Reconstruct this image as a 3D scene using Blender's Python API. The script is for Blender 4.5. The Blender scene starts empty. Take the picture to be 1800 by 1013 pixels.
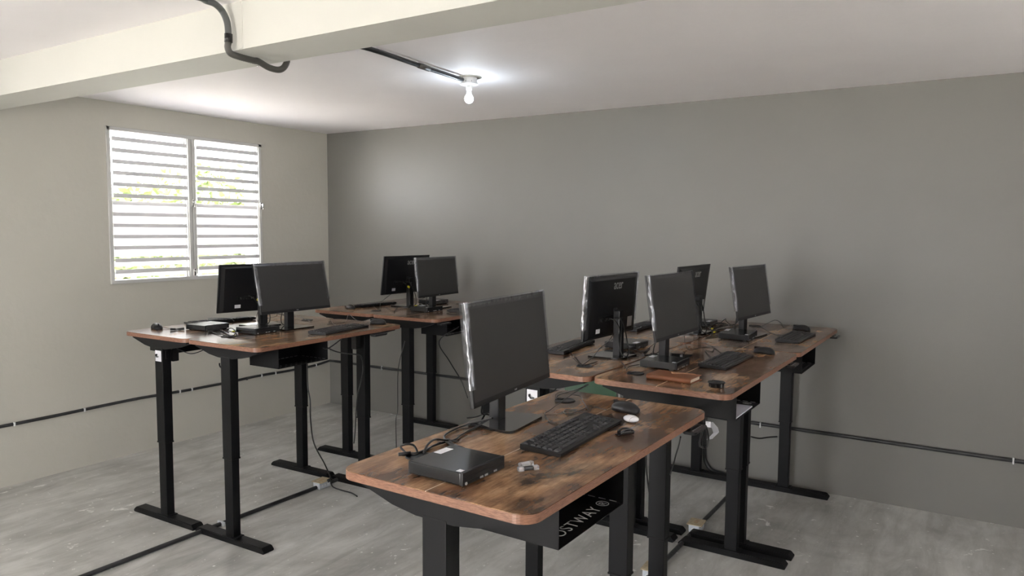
import bpy, bmesh, math, random
from mathutils import Vector, Matrix
random.seed(4)
sc = bpy.context.scene
C = sc.collection
# ---------------------------------------------------------------- camera, sky, sun, exposure
cam_d = bpy.data.cameras.new('camera'); cam = bpy.data.objects.new('camera', cam_d); C.objects.link(cam)
cam_d.sensor_width = 36; cam_d.lens = 1306.1*36/1800; cam_d.clip_start = 0.05; cam_d.clip_end = 200
YAW, PITCH, ROLL = 0.56526, 0.078355, 0.0066424
_f = Vector((-math.sin(YAW)*math.cos(PITCH), math.cos(YAW)*math.cos(PITCH), -math.sin(PITCH)))
_r = Vector((math.cos(YAW), math.sin(YAW), 0)); _u = _r.cross(_f)
r2 = _r*math.cos(ROLL)+_u*math.sin(ROLL); u2 = -_r*math.sin(ROLL)+_u*math.cos(ROLL)
cm = Matrix((r2, u2, -_f)).transposed().to_4x4(); cm.translation = Vector((5.5544, -5.31268, 1.77177))
cam.matrix_world = cm
sc.camera = cam
sc.view_settings.view_transform = 'Standard'; sc.view_settings.look = 'None'
sc.view_settings.gamma = 1; sc.view_settings.use_curve_mapping = False
sc.view_settings.exposure = 4.42

w = bpy.data.worlds.new('sky'); sc.world = w; w.use_nodes = True
bg = w.node_tree.nodes['Background']; bg.inputs[0].default_value = (0.96, 0.965, 1.0, 1); bg.inputs[1].default_value = 1.0
sun_d = bpy.data.lights.new('sun', 'SUN'); sun_d.energy = 2.6; sun_d.angle = math.radians(1.5); sun_d.color = (1, .95, .88)
sun = bpy.data.objects.new('sun', sun_d); C.objects.link(sun); sun.rotation_euler = (Vector((-.12, -1, 1.15))).to_track_quat('Z', 'Y').to_euler()

def portal(name, loc, rot, sx, sy):
    d = bpy.data.lights.new(name, 'AREA'); d.shape = 'RECTANGLE'; d.size = sx; d.size_y = sy
    d.cycles.is_portal = True
    o = bpy.data.objects.new(name, d); C.objects.link(o); o.location = loc; o.rotation_euler = rot
H = 2.706
RX, RY = 8.2, -8.4         # right wall x, back wall y
BOUNCE_DOOR = [(2.8, 4.2, 0.0, 2.1)]  # unseen doorway added so sun on the floor bounces up to the ceiling
for i, (y0, y1) in enumerate([(-2.21, -.81), (-5.6, -4.2), (-7.8, -6.4)]):
    portal('daylight_portal', (-0.16, (y0+y1)/2, 1.93), (0, math.radians(-90), 0), 1.17, 1.4)
for (y0, y1) in [(-2.6, -1.2), (-4.8, -3.4), (-7.0, -5.6)]:
    portal('daylight_portal', (RX+.16, (y0+y1)/2, 1.93), (0, math.radians(90), 0), 1.17, 1.4)
for (x0, x1, z0, z1) in BOUNCE_DOOR:
    portal('daylight_portal', ((x0+x1)/2, RY-.12, (z0+z1)/2), (math.radians(90), 0, 0), x1-x0, z1-z0)

# ---------------------------------------------------------------- materials
def s2l(c):
    return tuple(((v/255)/12.92 if v/255 <= .04045 else ((v/255+.055)/1.055)**2.4) for v in c)+(1,)
def mat(name, col, rough=.5, metal=0, spec=.5, bump=0, bscale=60, var=0, vscale=3, emis=None, coat=0):
    m = bpy.data.materials.new(name); m.use_nodes = True; nt = m.node_tree; b = nt.nodes['Principled BSDF']
    b.inputs['Base Color'].default_value = col if len(col) == 4 else tuple(col)+(1,)
    b.inputs['Roughness'].default_value = rough; b.inputs['Metallic'].default_value = metal
    b.inputs['Specular IOR Level'].default_value = spec
    b.inputs['Coat Weight'].default_value = coat
    tc = nt.nodes.new('ShaderNodeTexCoord')
    if var:
        n = nt.nodes.new('ShaderNodeTexNoise'); n.inputs['Scale'].default_value = vscale; n.inputs['Detail'].default_value = 5
        nt.links.new(tc.outputs['Object'], n.inputs['Vector'])
        mr = nt.nodes.new('ShaderNodeMapRange'); mr.inputs['From Min'].default_value = .3; mr.inputs['From Max'].default_value = .7
        mr.inputs['To Min'].default_value = 1-var; mr.inputs['To Max'].default_value = 1+var
        nt.links.new(n.outputs['Fac'], mr.inputs['Value'])
        mx = nt.nodes.new('ShaderNodeVectorMath'); mx.operation = 'SCALE'; mx.inputs[0].default_value = tuple(col)[:3]
        nt.links.new(mr.outputs[0], mx.inputs['Scale']); nt.links.new(mx.outputs[0], b.inputs['Base Color'])
    if bump:
        n2 = nt.nodes.new('ShaderNodeTexNoise'); n2.inputs['Scale'].default_value = bscale; n2.inputs['Detail'].default_value = 4
        nt.links.new(tc.outputs['Object'], n2.inputs['Vector'])
        bp = nt.nodes.new('ShaderNodeBump'); bp.inputs['Strength'].default_value = bump; bp.inputs['Distance'].default_value = .01
        nt.links.new(n2.outputs['Fac'], bp.inputs['Height']); nt.links.new(bp.outputs[0], b.inputs['Normal'])
    if emis:
        b.inputs['Emission Color'].default_value = emis[0]; b.inputs['Emission Strength'].default_value = emis[1]
    return m
CREAM = mat('cream_paint', (.55, .535, .475), .55, bump=.15, bscale=25, var=.025, vscale=1.3)
GREY = mat('grey_paint', (.205, .199, .186), .42, bump=.12, bscale=18, var=.05, vscale=.9)
CEIL = mat('ceiling_paint', (.88, .85, .86), .7, bump=.2, bscale=14, var=.02, vscale=1.5)
BEAM = mat('dimmed_ceiling_paint', (.60, .595, .55), .6, bump=.15, bscale=12, var=.015)  # same paint as the ceiling, darkened to offset strong light on the beam
BLACKM = mat('black_powder_coat', (.0042, .0043, .005), .5, spec=.22, bump=.05, bscale=200, var=.25, vscale=9)
BLACKP = mat('black_plastic', (.010, .010, .011), .38, spec=.4, bump=.04, bscale=300)
BLACKG = mat('glossy_black', (.008, .008, .009), .08, coat=.5)
SCREEN = mat('matte_screen', (.024, .023, .0225), .38, spec=.7)
RUBBER = mat('black_cable', (.012, .012, .012), .35)
KEYM = mat('key_plastic', (.026, .026, .028), .5)
LEGEND = mat('key_legend', (.35, .35, .36), .5)
WHITE = mat('white_label', (.72, .72, .76), .45)
SILVER = mat('silver_print', (.42, .42, .42), .45)
CHROME = mat('chrome', (.7, .7, .7), .12, metal=1)
ALU = mat('window_aluminium', (.60, .60, .58), .4, var=.05)
SLAT = mat('slat_white', (.74, .74, .75), .38)
YELLOW = mat('yellow_tag', (.75, .66, .03), .45)
LEATHER = mat('tan_leather', (.21, .075, .030), .42, bump=.15, bscale=120, var=.15, vscale=25)
PAGES = mat('page_edge', (.72, .62, .48), .7)
PAPER = mat('paper', (.7, .69, .78), .6)
GREENP = mat('green_seat_plastic', (.035, .085, .048), .45, var=.1)
PVC = mat('grey_pvc', (.085, .09, .09), .35, var=.15, vscale=20)
PVCD = mat('dark_conduit', (.03, .031, .033), .4, bump=.2, bscale=40, var=.5, vscale=12)
CORR = mat('corrugated_grey', (.075, .072, .065), .5)
TAPE = mat('black_tape', (.01, .01, .01), .25)
WPLAST = mat('white_plastic', (.75, .76, .76), .35)
BOXM = mat('box_plastic', (.55, .58, .62), .4, var=.1, vscale=30)
BOXLID = mat('plywood_lid', (.50, .42, .28), .6, var=.2, vscale=40)
EARBUD = mat('white_gloss', (.78, .78, .82), .15, coat=.4)
CORD = mat('leather_cord', (.5, .28, .16), .6)
LEAF = mat('leaf_green', (.13, .17, .06), .6, var=.4, vscale=4)
BARK = mat('bark', (.1, .07, .05), .8)
GROUND = mat('outdoor_concrete', (.52, .50, .46), .8, var=.15, vscale=1)
BULB = mat('bulb_glow', (1, 1, 1), .3, emis=((.86, .93, 1, 1), 2.5))
CLEAR = bpy.data.materials.new('clear_plastic'); CLEAR.use_nodes = True
_b = CLEAR.node_tree.nodes['Principled BSDF']; _b.inputs['Base Color'].default_value = (.9, .9, .92, 1); _b.inputs['Transmission Weight'].default_value = .75; _b.inputs['Roughness'].default_value = .12; _b.inputs['IOR'].default_value = 1.4
def film_mat():
    m = bpy.data.materials.new('clear_film'); m.use_nodes = True; nt = m.node_tree; nt.nodes.clear()
    o = nt.nodes.new('ShaderNodeOutputMaterial'); t = nt.nodes.new('ShaderNodeBsdfTransparent'); t.inputs[0].default_value = (.86, .87, .88, 1)
    g = nt.nodes.new('ShaderNodeBsdfGlossy'); g.inputs['Roughness'].default_value = .24; g.inputs[0].default_value = (.95, .95, 1, 1)
    tc = nt.nodes.new('ShaderNodeTexCoord'); mp = nt.nodes.new('ShaderNodeMapping'); mp.inputs['Scale'].default_value = (9, 5, 5)
    n = nt.nodes.new('ShaderNodeTexNoise'); n.inputs['Scale'].default_value = 2; n.inputs['Detail'].default_value = 3
    nt.links.new(tc.outputs['Object'], mp.inputs[0]); nt.links.new(mp.outputs[0], n.inputs['Vector'])
    bp = nt.nodes.new('ShaderNodeBump'); bp.inputs['Strength'].default_value = .9; bp.inputs['Distance'].default_value = .02
    nt.links.new(n.outputs['Fac'], bp.inputs['Height']); nt.links.new(bp.outputs[0], g.inputs['Normal'])
    mx = nt.nodes.new('ShaderNodeMixShader'); mx.inputs[0].default_value = .15
    nt.links.new(t.outputs[0], mx.inputs[1]); nt.links.new(g.outputs[0], mx.inputs[2]); nt.links.new(mx.outputs[0], o.inputs[0])
    return m
FILM = film_mat()
def ramp(nt, pts):
    r = nt.nodes.new('ShaderNodeValToRGB'); e = r.color_ramp.elements
    while len(e) < len(pts): e.new(.5)
    for i, (p, c) in enumerate(pts): e[i].position = p; e[i].color = tuple(c)+(1,)
    return r
def mixrgb(nt, a, b, f, mode='MIX'):
    n = nt.nodes.new('ShaderNodeMix'); n.data_type = 'RGBA'; n.blend_type = mode
    for s, v in ((n.inputs[6], a), (n.inputs[7], b), (n.inputs[0], f)):
        if hasattr(v, 'links') or isinstance(v, bpy.types.NodeSocket): nt.links.new(v, s)
        else: s.default_value = v
    return n.outputs[2]
def wood_mat():
    m = bpy.data.materials.new('rustic_brown_board'); m.use_nodes = True; nt = m.node_tree; b = nt.nodes['Principled BSDF']
    tc = nt.nodes.new('ShaderNodeTexCoord'); oi = nt.nodes.new('ShaderNodeObjectInfo')
    sc_ = nt.nodes.new('ShaderNodeVectorMath'); sc_.operation = 'SCALE'; sc_.inputs[0].default_value = (7, 13, 3); nt.links.new(oi.outputs['Random'], sc_.inputs['Scale'])
    ad = nt.nodes.new('ShaderNodeVectorMath'); ad.operation = 'ADD'; nt.links.new(tc.outputs['Object'], ad.inputs[0]); nt.links.new(sc_.outputs[0], ad.inputs[1])
    def noise(sx, sy, scale, det, dist=0, ro=.6):
        mp = nt.nodes.new('ShaderNodeMapping'); mp.inputs['Scale'].default_value = (sx, sy, 1); nt.links.new(ad.outputs[0], mp.inputs[0])
        n = nt.nodes.new('ShaderNodeTexNoise'); n.inputs['Scale'].default_value = scale; n.inputs['Detail'].default_value = det
        n.inputs['Distortion'].default_value = dist; n.inputs['Roughness'].default_value = ro
        nt.links.new(mp.outputs[0], n.inputs['Vector']); return n.outputs['Fac']
    big = ramp(nt, [(.30, (.080, .042, .026)), (.43, (.20, .105, .056)), (.54, (.38, .225, .125)), (.68, (.50, .335, .205))]); nt.links.new(noise(3.4, 1.3, 2.2, 5, .3, .55), big.inputs[0])
    blotch = ramp(nt, [(.47, (0, 0, 0)), (.66, (1, 1, 1))]); nt.links.new(noise(2.2, 1.3, 2.8, 6, .2, .60), blotch.inputs[0])
    c1 = mixrgb(nt, big.outputs[0], (.045, .030, .022, 1), blotch.outputs[0])
    grain = ramp(nt, [(.36, (.55, .52, .50)), (.56, (1.0, 1.0, 1.0))]); nt.links.new(noise(30, 2.0, 4, 8, .2, .7), grain.inputs[0])
    c2 = mixrgb(nt, c1, grain.outputs[0], .75, 'MULTIPLY')
    grn2 = ramp(nt, [(.35, (.72, .70, .68)), (.68, (1.25, 1.22, 1.2))]); nt.links.new(noise(10, 2.2, 5, 9, .3, .8), grn2.inputs[0])
    c3 = mixrgb(nt, c2, grn2.outputs[0], .9, 'MULTIPLY')
    sx = nt.nodes.new('ShaderNodeSeparateXYZ'); nt.links.new(tc.outputs['Object'], sx.inputs[0])
    ab = nt.nodes.new('ShaderNodeMath'); ab.operation = 'ABSOLUTE'; nt.links.new(sx.outputs[0], ab.inputs[0])
    lt = nt.nodes.new('ShaderNodeMath'); lt.operation = 'LESS_THAN'; lt.inputs[1].default_value = .0019; nt.links.new(ab.outputs[0], lt.inputs[0])
    c4 = mixrgb(nt, c3, (.60, .45, .32, 1), lt.outputs[0])
    nt.links.new(c4, b.inputs['Base Color'])
    rr = nt.nodes.new('ShaderNodeMapRange'); rr.inputs['To Min'].default_value = .13; rr.inputs['To Max'].default_value = .22
    nt.links.new(noise(5, 2, 6, 4), rr.inputs['Value']); nt.links.new(rr.outputs[0], b.inputs['Roughness'])
    b.inputs['Specular IOR Level'].default_value = .5
    return m
WOOD = wood_mat()
def edge_mat():
    m = bpy.data.materials.new('edge_band'); m.use_nodes = True; nt = m.node_tree; b = nt.nodes['Principled BSDF']
    tc = nt.nodes.new('ShaderNodeTexCoord'); mp = nt.nodes.new('ShaderNodeMapping'); mp.inputs['Scale'].default_value = (18, 18, 260)
    n = nt.nodes.new('ShaderNodeTexNoise'); n.inputs['Scale'].default_value = 3; n.inputs['Detail'].default_value = 7; n.inputs['Roughness'].default_value = .7
    nt.links.new(tc.outputs['Object'], mp.inputs[0]); nt.links.new(mp.outputs[0], n.inputs['Vector'])
    r = ramp(nt, [(.33, (.10, .045, .027)), (.5, (.24, .115, .070)), (.68, (.34, .18, .12))]); nt.links.new(n.outputs['Fac'], r.inputs[0])
    nt.links.new(r.outputs[0], b.inputs['Base Color']); b.inputs['Roughness'].default_value = .35
    return m
EDGE = edge_mat()
def floor_mat():
    m = bpy.data.materials.new('polished_concrete'); m.use_nodes = True; nt = m.node_tree; b = nt.nodes['Principled BSDF']
    tc = nt.nodes.new('ShaderNodeTexCoord')
    def noise(scale, det, dist=0, ro=.6, ms=(1, 1, 1), rot=0):
        mp = nt.nodes.new('ShaderNodeMapping'); mp.inputs['Scale'].default_value = ms; mp.inputs['Rotation'].default_value = (0, 0, rot); nt.links.new(tc.outputs['Object'], mp.inputs[0])
        n = nt.nodes.new('ShaderNodeTexNoise'); n.inputs['Scale'].default_value = scale; n.inputs['Detail'].default_value = det
        n.inputs['Distortion'].default_value = dist; n.inputs['Roughness'].default_value = ro
        nt.links.new(mp.outputs[0], n.inputs['Vector']); return n.outputs['Fac']
    base = ramp(nt, [(.32, (.40, .398, .38)), (.5, (.53, .53, .51)), (.68, (.64, .64, .62))]); nt.links.new(noise(1.6, 9, .6, .62), base.inputs[0])
    st = ramp(nt, [(.38, (.74, .74, .73)), (.6, (1.05, 1.05, 1.05))]); nt.links.new(noise(2.6, 9, .5, .68, (3.4, .8, 1), .12), st.inputs[0])
    c = mixrgb(nt, base.outputs[0], st.outputs[0], .9, 'MULTIPLY')
    v = nt.nodes.new('ShaderNodeTexVoronoi'); v.inputs['Scale'].default_value = 9; v.inputs['Randomness'].default_value = 1
    nt.links.new(tc.outputs['Object'], v.inputs['Vector'])
    v1 = ramp(nt, [(.05, (1, 1, 1)), (.085, (0, 0, 0))]); nt.links.new(v.outputs['Distance'], v1.inputs[0])
    c = mixrgb(nt, c, (.8, .8, .78, 1), v1.outputs[0])
    sp = ramp(nt, [(.655, (0, 0, 0)), (.68, (1, 1, 1))]); nt.links.new(noise(6.5, 9, 1.0, .62), sp.inputs[0])
    c = mixrgb(nt, c, (.8, .8, .78, 1), sp.outputs[0])
    sp2 = ramp(nt, [(.69, (0, 0, 0)), (.71, (1, 1, 1))]); nt.links.new(noise(9, 6, .3, .6, (3.2, 1, 1), .1), sp2.inputs[0])
    c = mixrgb(nt, c, (.78, .78, .75, 1), sp2.outputs[0])
    sp3 = ramp(nt, [(.70, (0, 0, 0)), (.72, (1, 1, 1))]); nt.links.new(noise(38, 3, 0, .5), sp3.inputs[0])
    c = mixrgb(nt, c, (.80, .80, .77, 1), sp3.outputs[0])
    nt.links.new(c, b.inputs['Base Color'])
    rr = nt.nodes.new('ShaderNodeMapRange'); rr.inputs['To Min'].default_value = .28; rr.inputs['To Max'].default_value = .55
    nt.links.new(noise(4, 5), rr.inputs['Value']); nt.links.new(rr.outputs[0], b.inputs['Roughness'])
    bp = nt.nodes.new('ShaderNodeBump'); bp.inputs['Strength'].default_value = .12; bp.inputs['Distance'].default_value = .01
    nt.links.new(noise(12, 6), bp.inputs['Height']); nt.links.new(bp.outputs[0], b.inputs['Normal'])
    return m
FLOOR = floor_mat()

# ---------------------------------------------------------------- mesh helpers
class MB:
    def __init__(s): s.bm = bmesh.new()
    def box(s, x0, x1, y0, y1, z0, z1, bev=0, seg=1, mi=0, M=None):
        vs = [s.bm.verts.new((x, y, z)) for x in (x0, x1) for y in (y0, y1) for z in (z0, z1)]
        idx = [(0, 1, 3, 2), (4, 6, 7, 5), (0, 4, 5, 1), (2, 3, 7, 6), (0, 2, 6, 4), (1, 5, 7, 3)]
        fs = [s.bm.faces.new([vs[i] for i in f]) for f in idx]
        for f in fs: f.material_index = mi
        if M is not None: bmesh.ops.transform(s.bm, matrix=M, verts=vs)
        if bev:
            es = list({e for f in fs for e in f.edges})
            bmesh.ops.bevel(s.bm, geom=es, offset=bev, segments=seg, affect='EDGES', profile=.6)
        return s
    def prism(s, pts, a, b, axis='z', mi=0, side=None, M=None):
        def P(u, v, t):
            return {'z': (u, v, t), 'y': (u, t, v), 'x': (t, u, v)}[axis]
        lo = [s.bm.verts.new(P(u, v, a)) for u, v in pts]; hi = [s.bm.verts.new(P(u, v, b)) for u, v in pts]
        f1 = s.bm.faces.new(lo[::-1]); f2 = s.bm.faces.new(hi); f1.material_index = mi; f2.material_index = mi
        n = len(pts)
        for i in range(n):
            f = s.bm.faces.new((lo[i], lo[(i+1) % n], hi[(i+1) % n], hi[i])); f.material_index = mi if side is None else side
        if M is not None: bmesh.ops.transform(s.bm, matrix=M, verts=lo+hi)
        return s
    def cyl(s, p, q, r, r2=None, n=16, cap=True):
        p = Vector(p); q = Vector(q); r2 = r if r2 is None else r2; d = (q-p).normalized()
        a = d.orthogonal().normalized(); b = d.cross(a)
        A = [s.bm.verts.new(p+(a*math.cos(t)+b*math.sin(t))*r) for t in [i*2*math.pi/n for i in range(n)]]
        B = [s.bm.verts.new(q+(a*math.cos(t)+b*math.sin(t))*r2) for t in [i*2*math.pi/n for i in range(n)]]
        for i in range(n): s.bm.faces.new((A[i], A[(i+1) % n], B[(i+1) % n], B[i])).smooth = True
        if cap: s.bm.faces.new(A[::-1]); s.bm.faces.new(B)
        return s
    def lathe(s, prof, n=24, c=(0, 0, 0), ax='z', sx=1, sy=1):
        rings = []
        for r, z in prof:
            if r < 1e-6: rings.append([s.bm.verts.new((c[0], c[1], c[2]+z))]); continue
            rings.append([s.bm.verts.new((c[0]+r*sx*math.cos(i*2*math.pi/n), c[1]+r*sy*math.sin(i*2*math.pi/n), c[2]+z)) for i in range(n)])
        for A, B in zip(rings, rings[1:]):
            for i in range(n):
                j = (i+1) % n
                if len(A) == 1 and len(B) == 1: continue
                if len(A) == 1: f = s.bm.faces.new((A[0], B[i], B[j]))
                elif len(B) == 1: f = s.bm.faces.new((A[i], A[j], B[0]))
                else: f = s.bm.faces.new((A[i], A[j], B[j], B[i]))
                f.smooth = True
        for R, rev in ((rings[0], True), (rings[-1], False)):
            if len(R) > 1: s.bm.faces.new(R[::-1] if rev else R)
        return s
    def tube(s, pts, r, n=7, sub=5, wob=0):
        P = [Vector(p) for p in pts]; Q = []
        if sub > 1 and len(P) > 2:
            for i in range(len(P)-1):
                p0 = P[max(i-1, 0)]; p1 = P[i]; p2 = P[i+1]; p3 = P[min(i+2, len(P)-1)]
                for k in range(sub):
                    t = k/sub
                    Q.append(.5*((2*p1)+(p2-p0)*t+(2*p0-5*p1+4*p2-p3)*t*t+(3*p1-p0-3*p2+p3)*t**3))
            Q.append(P[-1])
        else: Q = P
        prev = None; rings = []
        for i, q in enumerate(Q):
            d = (Q[min(i+1, len(Q)-1)]-Q[max(i-1, 0)])
            if d.length < 1e-7: continue
            d.normalize()
            a = d.orthogonal().normalized() if prev is None else (prev-d*prev.dot(d)).normalized()
            prev = a; b = d.cross(a); rr = r*(1+wob*(1 if i % 2 else -1))
            rings.append([s.bm.verts.new(q+(a*math.cos(t)+b*math.sin(t))*rr) for t in [k*2*math.pi/n for k in range(n)]])
        for A, B in zip(rings, rings[1:]):
            for i in range(n): s.bm.faces.new((A[i], A[(i+1) % n], B[(i+1) % n], B[i])).smooth = True
        s.bm.faces.new(rings[0][::-1]); s.bm.faces.new(rings[-1])
        return s
    def mesh(s, name, mats):
        bmesh.ops.recalc_face_normals(s.bm, faces=s.bm.faces[:])
        me = bpy.data.meshes.new(name); s.bm.to_mesh(me); s.bm.free()
        for m in (mats if isinstance(mats, (list, tuple)) else [mats]): me.materials.append(m)
        return me
CACHE = {}
def obj(name, mb, mats, parent=None, loc=(0, 0, 0), rot=(0, 0, 0), key=None):
    """mb: an MB, or a function building one (cached by key)"""
    if key and key in CACHE: me = CACHE[key]
    else:
        b = mb() if callable(mb) else mb
        me = b if isinstance(b, bpy.types.Mesh) else b.mesh(name, mats)
        if isinstance(b, bpy.types.Mesh) and not me.materials: me.materials.append(mats)
        if key: CACHE[key] = me
    o = bpy.data.objects.new(name, me); C.objects.link(o); o.location = loc; o.rotation_euler = rot
    if parent: o.parent = parent
    return o
def tag(o, label=None, cat=None, group=None, kind=None):
    if label: o['label'] = label
    if cat: o['category'] = cat
    if group: o['group'] = group
    if kind: o['kind'] = kind
    return o
def thing(name, label, cat, loc=(0, 0, 0), rz=0, group=None):
    o = bpy.data.objects.new(name, None); C.objects.link(o); o.location = loc; o.rotation_euler = (0, 0, rz); o.empty_display_size = .1
    return tag(o, label, cat, group)
def struct(name, mb, m, label=None):
    o = obj(name, mb, m); o['kind'] = 'structure'
    if label: o['label'] = label
    return o
def rrect(w, d, r, n=6, cx=0, cy=0):
    out = []
    for (sx, sy, a0) in ((1, 1, 0), (-1, 1, 90), (-1, -1, 180), (1, -1, 270)):
        for k in range(n+1):
            a = math.radians(a0+90*k/n); out.append((cx+sx*(w/2-r)+r*math.cos(a), cy+sy*(d/2-r)+r*math.sin(a)))
    return out
def textmesh(txt, size, ext=.0004, spacing=1.0, offset=0):
    cu = bpy.data.curves.new('t', 'FONT'); cu.body = txt; cu.size = size; cu.extrude = ext; cu.align_x = 'CENTER'; cu.align_y = 'CENTER'
    cu.space_character = spacing; cu.offset = offset
    o = bpy.data.objects.new('t', cu); C.objects.link(o)
    me = bpy.data.meshes.new_from_object(o.evaluated_get(bpy.context.evaluated_depsgraph_get()))
    C.objects.unlink(o); bpy.data.objects.remove(o); return me

# ---------------------------------------------------------------- the room
f = MB(); f.box(-.15, RX+.15, RY-.15, .15, -.1, 0); struct('floor', f, FLOOR, 'bare grey polished concrete floor with pale paint specks')
c = MB(); c.box(-.15, RX+.15, RY-.15, .15, H, H+.15); struct('ceiling', c, CEIL, 'pale plastered concrete ceiling')
b = MB(); b.box(0, RX, 0, .15, 0, H); struct('wall_back', b, GREY, 'long wall painted matt grey')
WINS = [(-2.213, -.812), (-5.6, -4.2), (-7.8, -6.4)]; WZ0, WZ1 = 1.34, 2.523
l = MB(); ycur = RY-.15
for (y0, y1) in sorted(WINS):
    l.box(-.15, 0, ycur, y0, 0, H); l.box(-.15, 0, y0, y1, 0, WZ0); l.box(-.15, 0, y0, y1, WZ1, H); ycur = y1
l.box(-.15, 0, ycur, .15, 0, H); struct('wall_left', l, CREAM, 'cream painted wall with the louvred window')
r = MB(); ycur = RY-.15; ADDED_RWINS = [(-2.6, -1.2), (-4.8, -3.4), (-7.0, -5.6)]  # unseen right-hand windows, added to brighten the ceiling from below
for (y0, y1) in sorted(ADDED_RWINS):
    r.box(RX, RX+.15, ycur, y0, 0, H); r.box(RX, RX+.15, y0, y1, 0, WZ0); r.box(RX, RX+.15, y0, y1, WZ1, H); ycur = y1
r.box(RX, RX+.15, ycur, .15, 0, H); struct('wall_right', r, CREAM)
k = MB(); xc = 0
for (x0, x1, z0, z1) in BOUNCE_DOOR:
    k.box(xc, x0, RY-.15, RY, 0, H)
    if z0 > 0: k.box(x0, x1, RY-.15, RY, 0, z0)
    k.box(x0, x1, RY-.15, RY, z1, H); xc = x1
k.box(xc, RX, RY-.15, RY, 0, H); struct('wall_front', k, CREAM)
bm_ = MB(); bm_.box(0, RX, -3.257, -3.009, 2.511, H+.01); struct('trim_1', bm_, BEAM, 'deep cream ceiling beam crossing the room')
# shallow plaster ridge down the beam face
t_ = MB(); t_.box(2.90, 2.925, -3.2605, -3.25, 2.513, H-.002, bev=.002); struct('trim_2', t_, BEAM, 'thin vertical plaster ridge on the beam face')

# ---------------------------------------------------------------- louvred windows
def slat_mb(L, LIP=0):
    m = MB(); prof = []
    n = 8; W = .088
    for i in range(n+1):
        u = -W/2+W*i/n; prof.append((u, .006*(1-(2*u/W)**2)))
    th = .0022
    pts = [(u, v+th/2) for u, v in prof]+[(u, v-th/2) for u, v in reversed(prof)]
    m.prism(pts, -L/2, L/2, 'y')
    m.box(W/2-.003, W/2+.001, -L/2, L/2, -.016, .015, bev=.0015, M=Matrix.Translation((W/2, 0, 0)) @ Matrix.Rotation(LIP, 4, 'Y') @ Matrix.Translation((-W/2, 0, 0)))       # rolled inner lip
    m.box(-W/2-.003, -W/2+.003, -L/2, L/2, -.004, .004, bev=.0015)
    return m
def louvre_window(idx, y0, y1, detail=True):
    w = bpy.data.objects.new('window_%d' % idx, None); C.objects.link(w); w.location = (0, (y0+y1)/2, (WZ0+WZ1)/2); tag(w, kind='structure')
    W = y1-y0; Hh = WZ1-WZ0; fw = .028
    def frame():
        m = MB()
        for a in (-1, 1):
            ya = a*(W/2); m.box(-.075, .012, min(ya, ya-a*fw), max(ya, ya-a*fw), -Hh/2, Hh/2, bev=.003)
        m.box(-.075, .012, -W/2, W/2, Hh/2-fw, Hh/2, bev=.003); m.box(-.075, .016, -W/2, W/2, -Hh/2, -Hh/2+fw, bev=.003)
        return m
    obj('window_frame', frame, ALU, w, key='wf')
    def mull():
        m = MB(); m.box(-.075, .014, -.034, -.004, -Hh/2+fw, Hh/2-fw, bev=.003); m.box(-.075, .014, .004, .034, -Hh/2+fw, Hh/2-fw, bev=.003)
        m.box(-.07, .004, -.005, .005, -Hh/2+fw, Hh/2-fw); return m
    obj('mullion', mull, ALU, w, key='wm')
    def rail():
        m = MB(); m.box(-.05, -.03, -.007, .007, -Hh/2+fw, Hh/2-fw)
        m.box(-.004, .002, -.004, .004, -Hh/2+fw, Hh/2-fw); return m
    L = W/2-fw-.034-.02
    for s in (-1, 1):
        cy = s*(W/2-fw+.034)/2
        for e in (-1, 1): obj('slat_rail', rail, ALU, w, loc=(0, cy+e*(L/2+.008), 0), key='wr')
        n = 13; p = (Hh-2*fw-.02)/n
        for k in range(n):
            z = Hh/2-fw-.022-p*(k+.47)
            tilt = math.radians(-4) if ((k < 6 or idx > 1) and idx < 4) else math.radians((-50 if k < 11 else -30) if idx < 4 else -28)
            obj('slat', lambda: slat_mb(L, -tilt*.8), SLAT, w, loc=(-.030, cy, z), rot=(0, tilt, 0), key='slat%d' % int(tilt*100))
        def crank():
            m = MB(); m.box(.012, .022, -.012, .012, -.03, .03, bev=.004); m.cyl((.02, 0, .01), (.04, 0, .01), .006)
            m.box(.034, .046, -.006, .006, -.035, .02, bev=.003); m.lathe([(0, 0), (.006, .002), (.007, .01), (0, .014)], 10, (.047, 0, -.034)); return m
        for zz in (.04, -.53):
            obj('window_crank', crank, CHROME, w, loc=(0, s*(W/2-.012) if s > 0 else -.0, zz), key='crank')
    return w
louvre_window(1, *WINS[0]); louvre_window(2, *WINS[1]); louvre_window(3, *WINS[2])
for i, (y0, y1) in enumerate(ADDED_RWINS):
    wr = louvre_window(4+i, y0, y1); wr.location.x = RX; wr.rotation_euler.z = math.pi  # added windows, slats tilted to send light upward
tag(bpy.data.objects['window_1'], 'white louvred window with two banks of slats')

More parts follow.
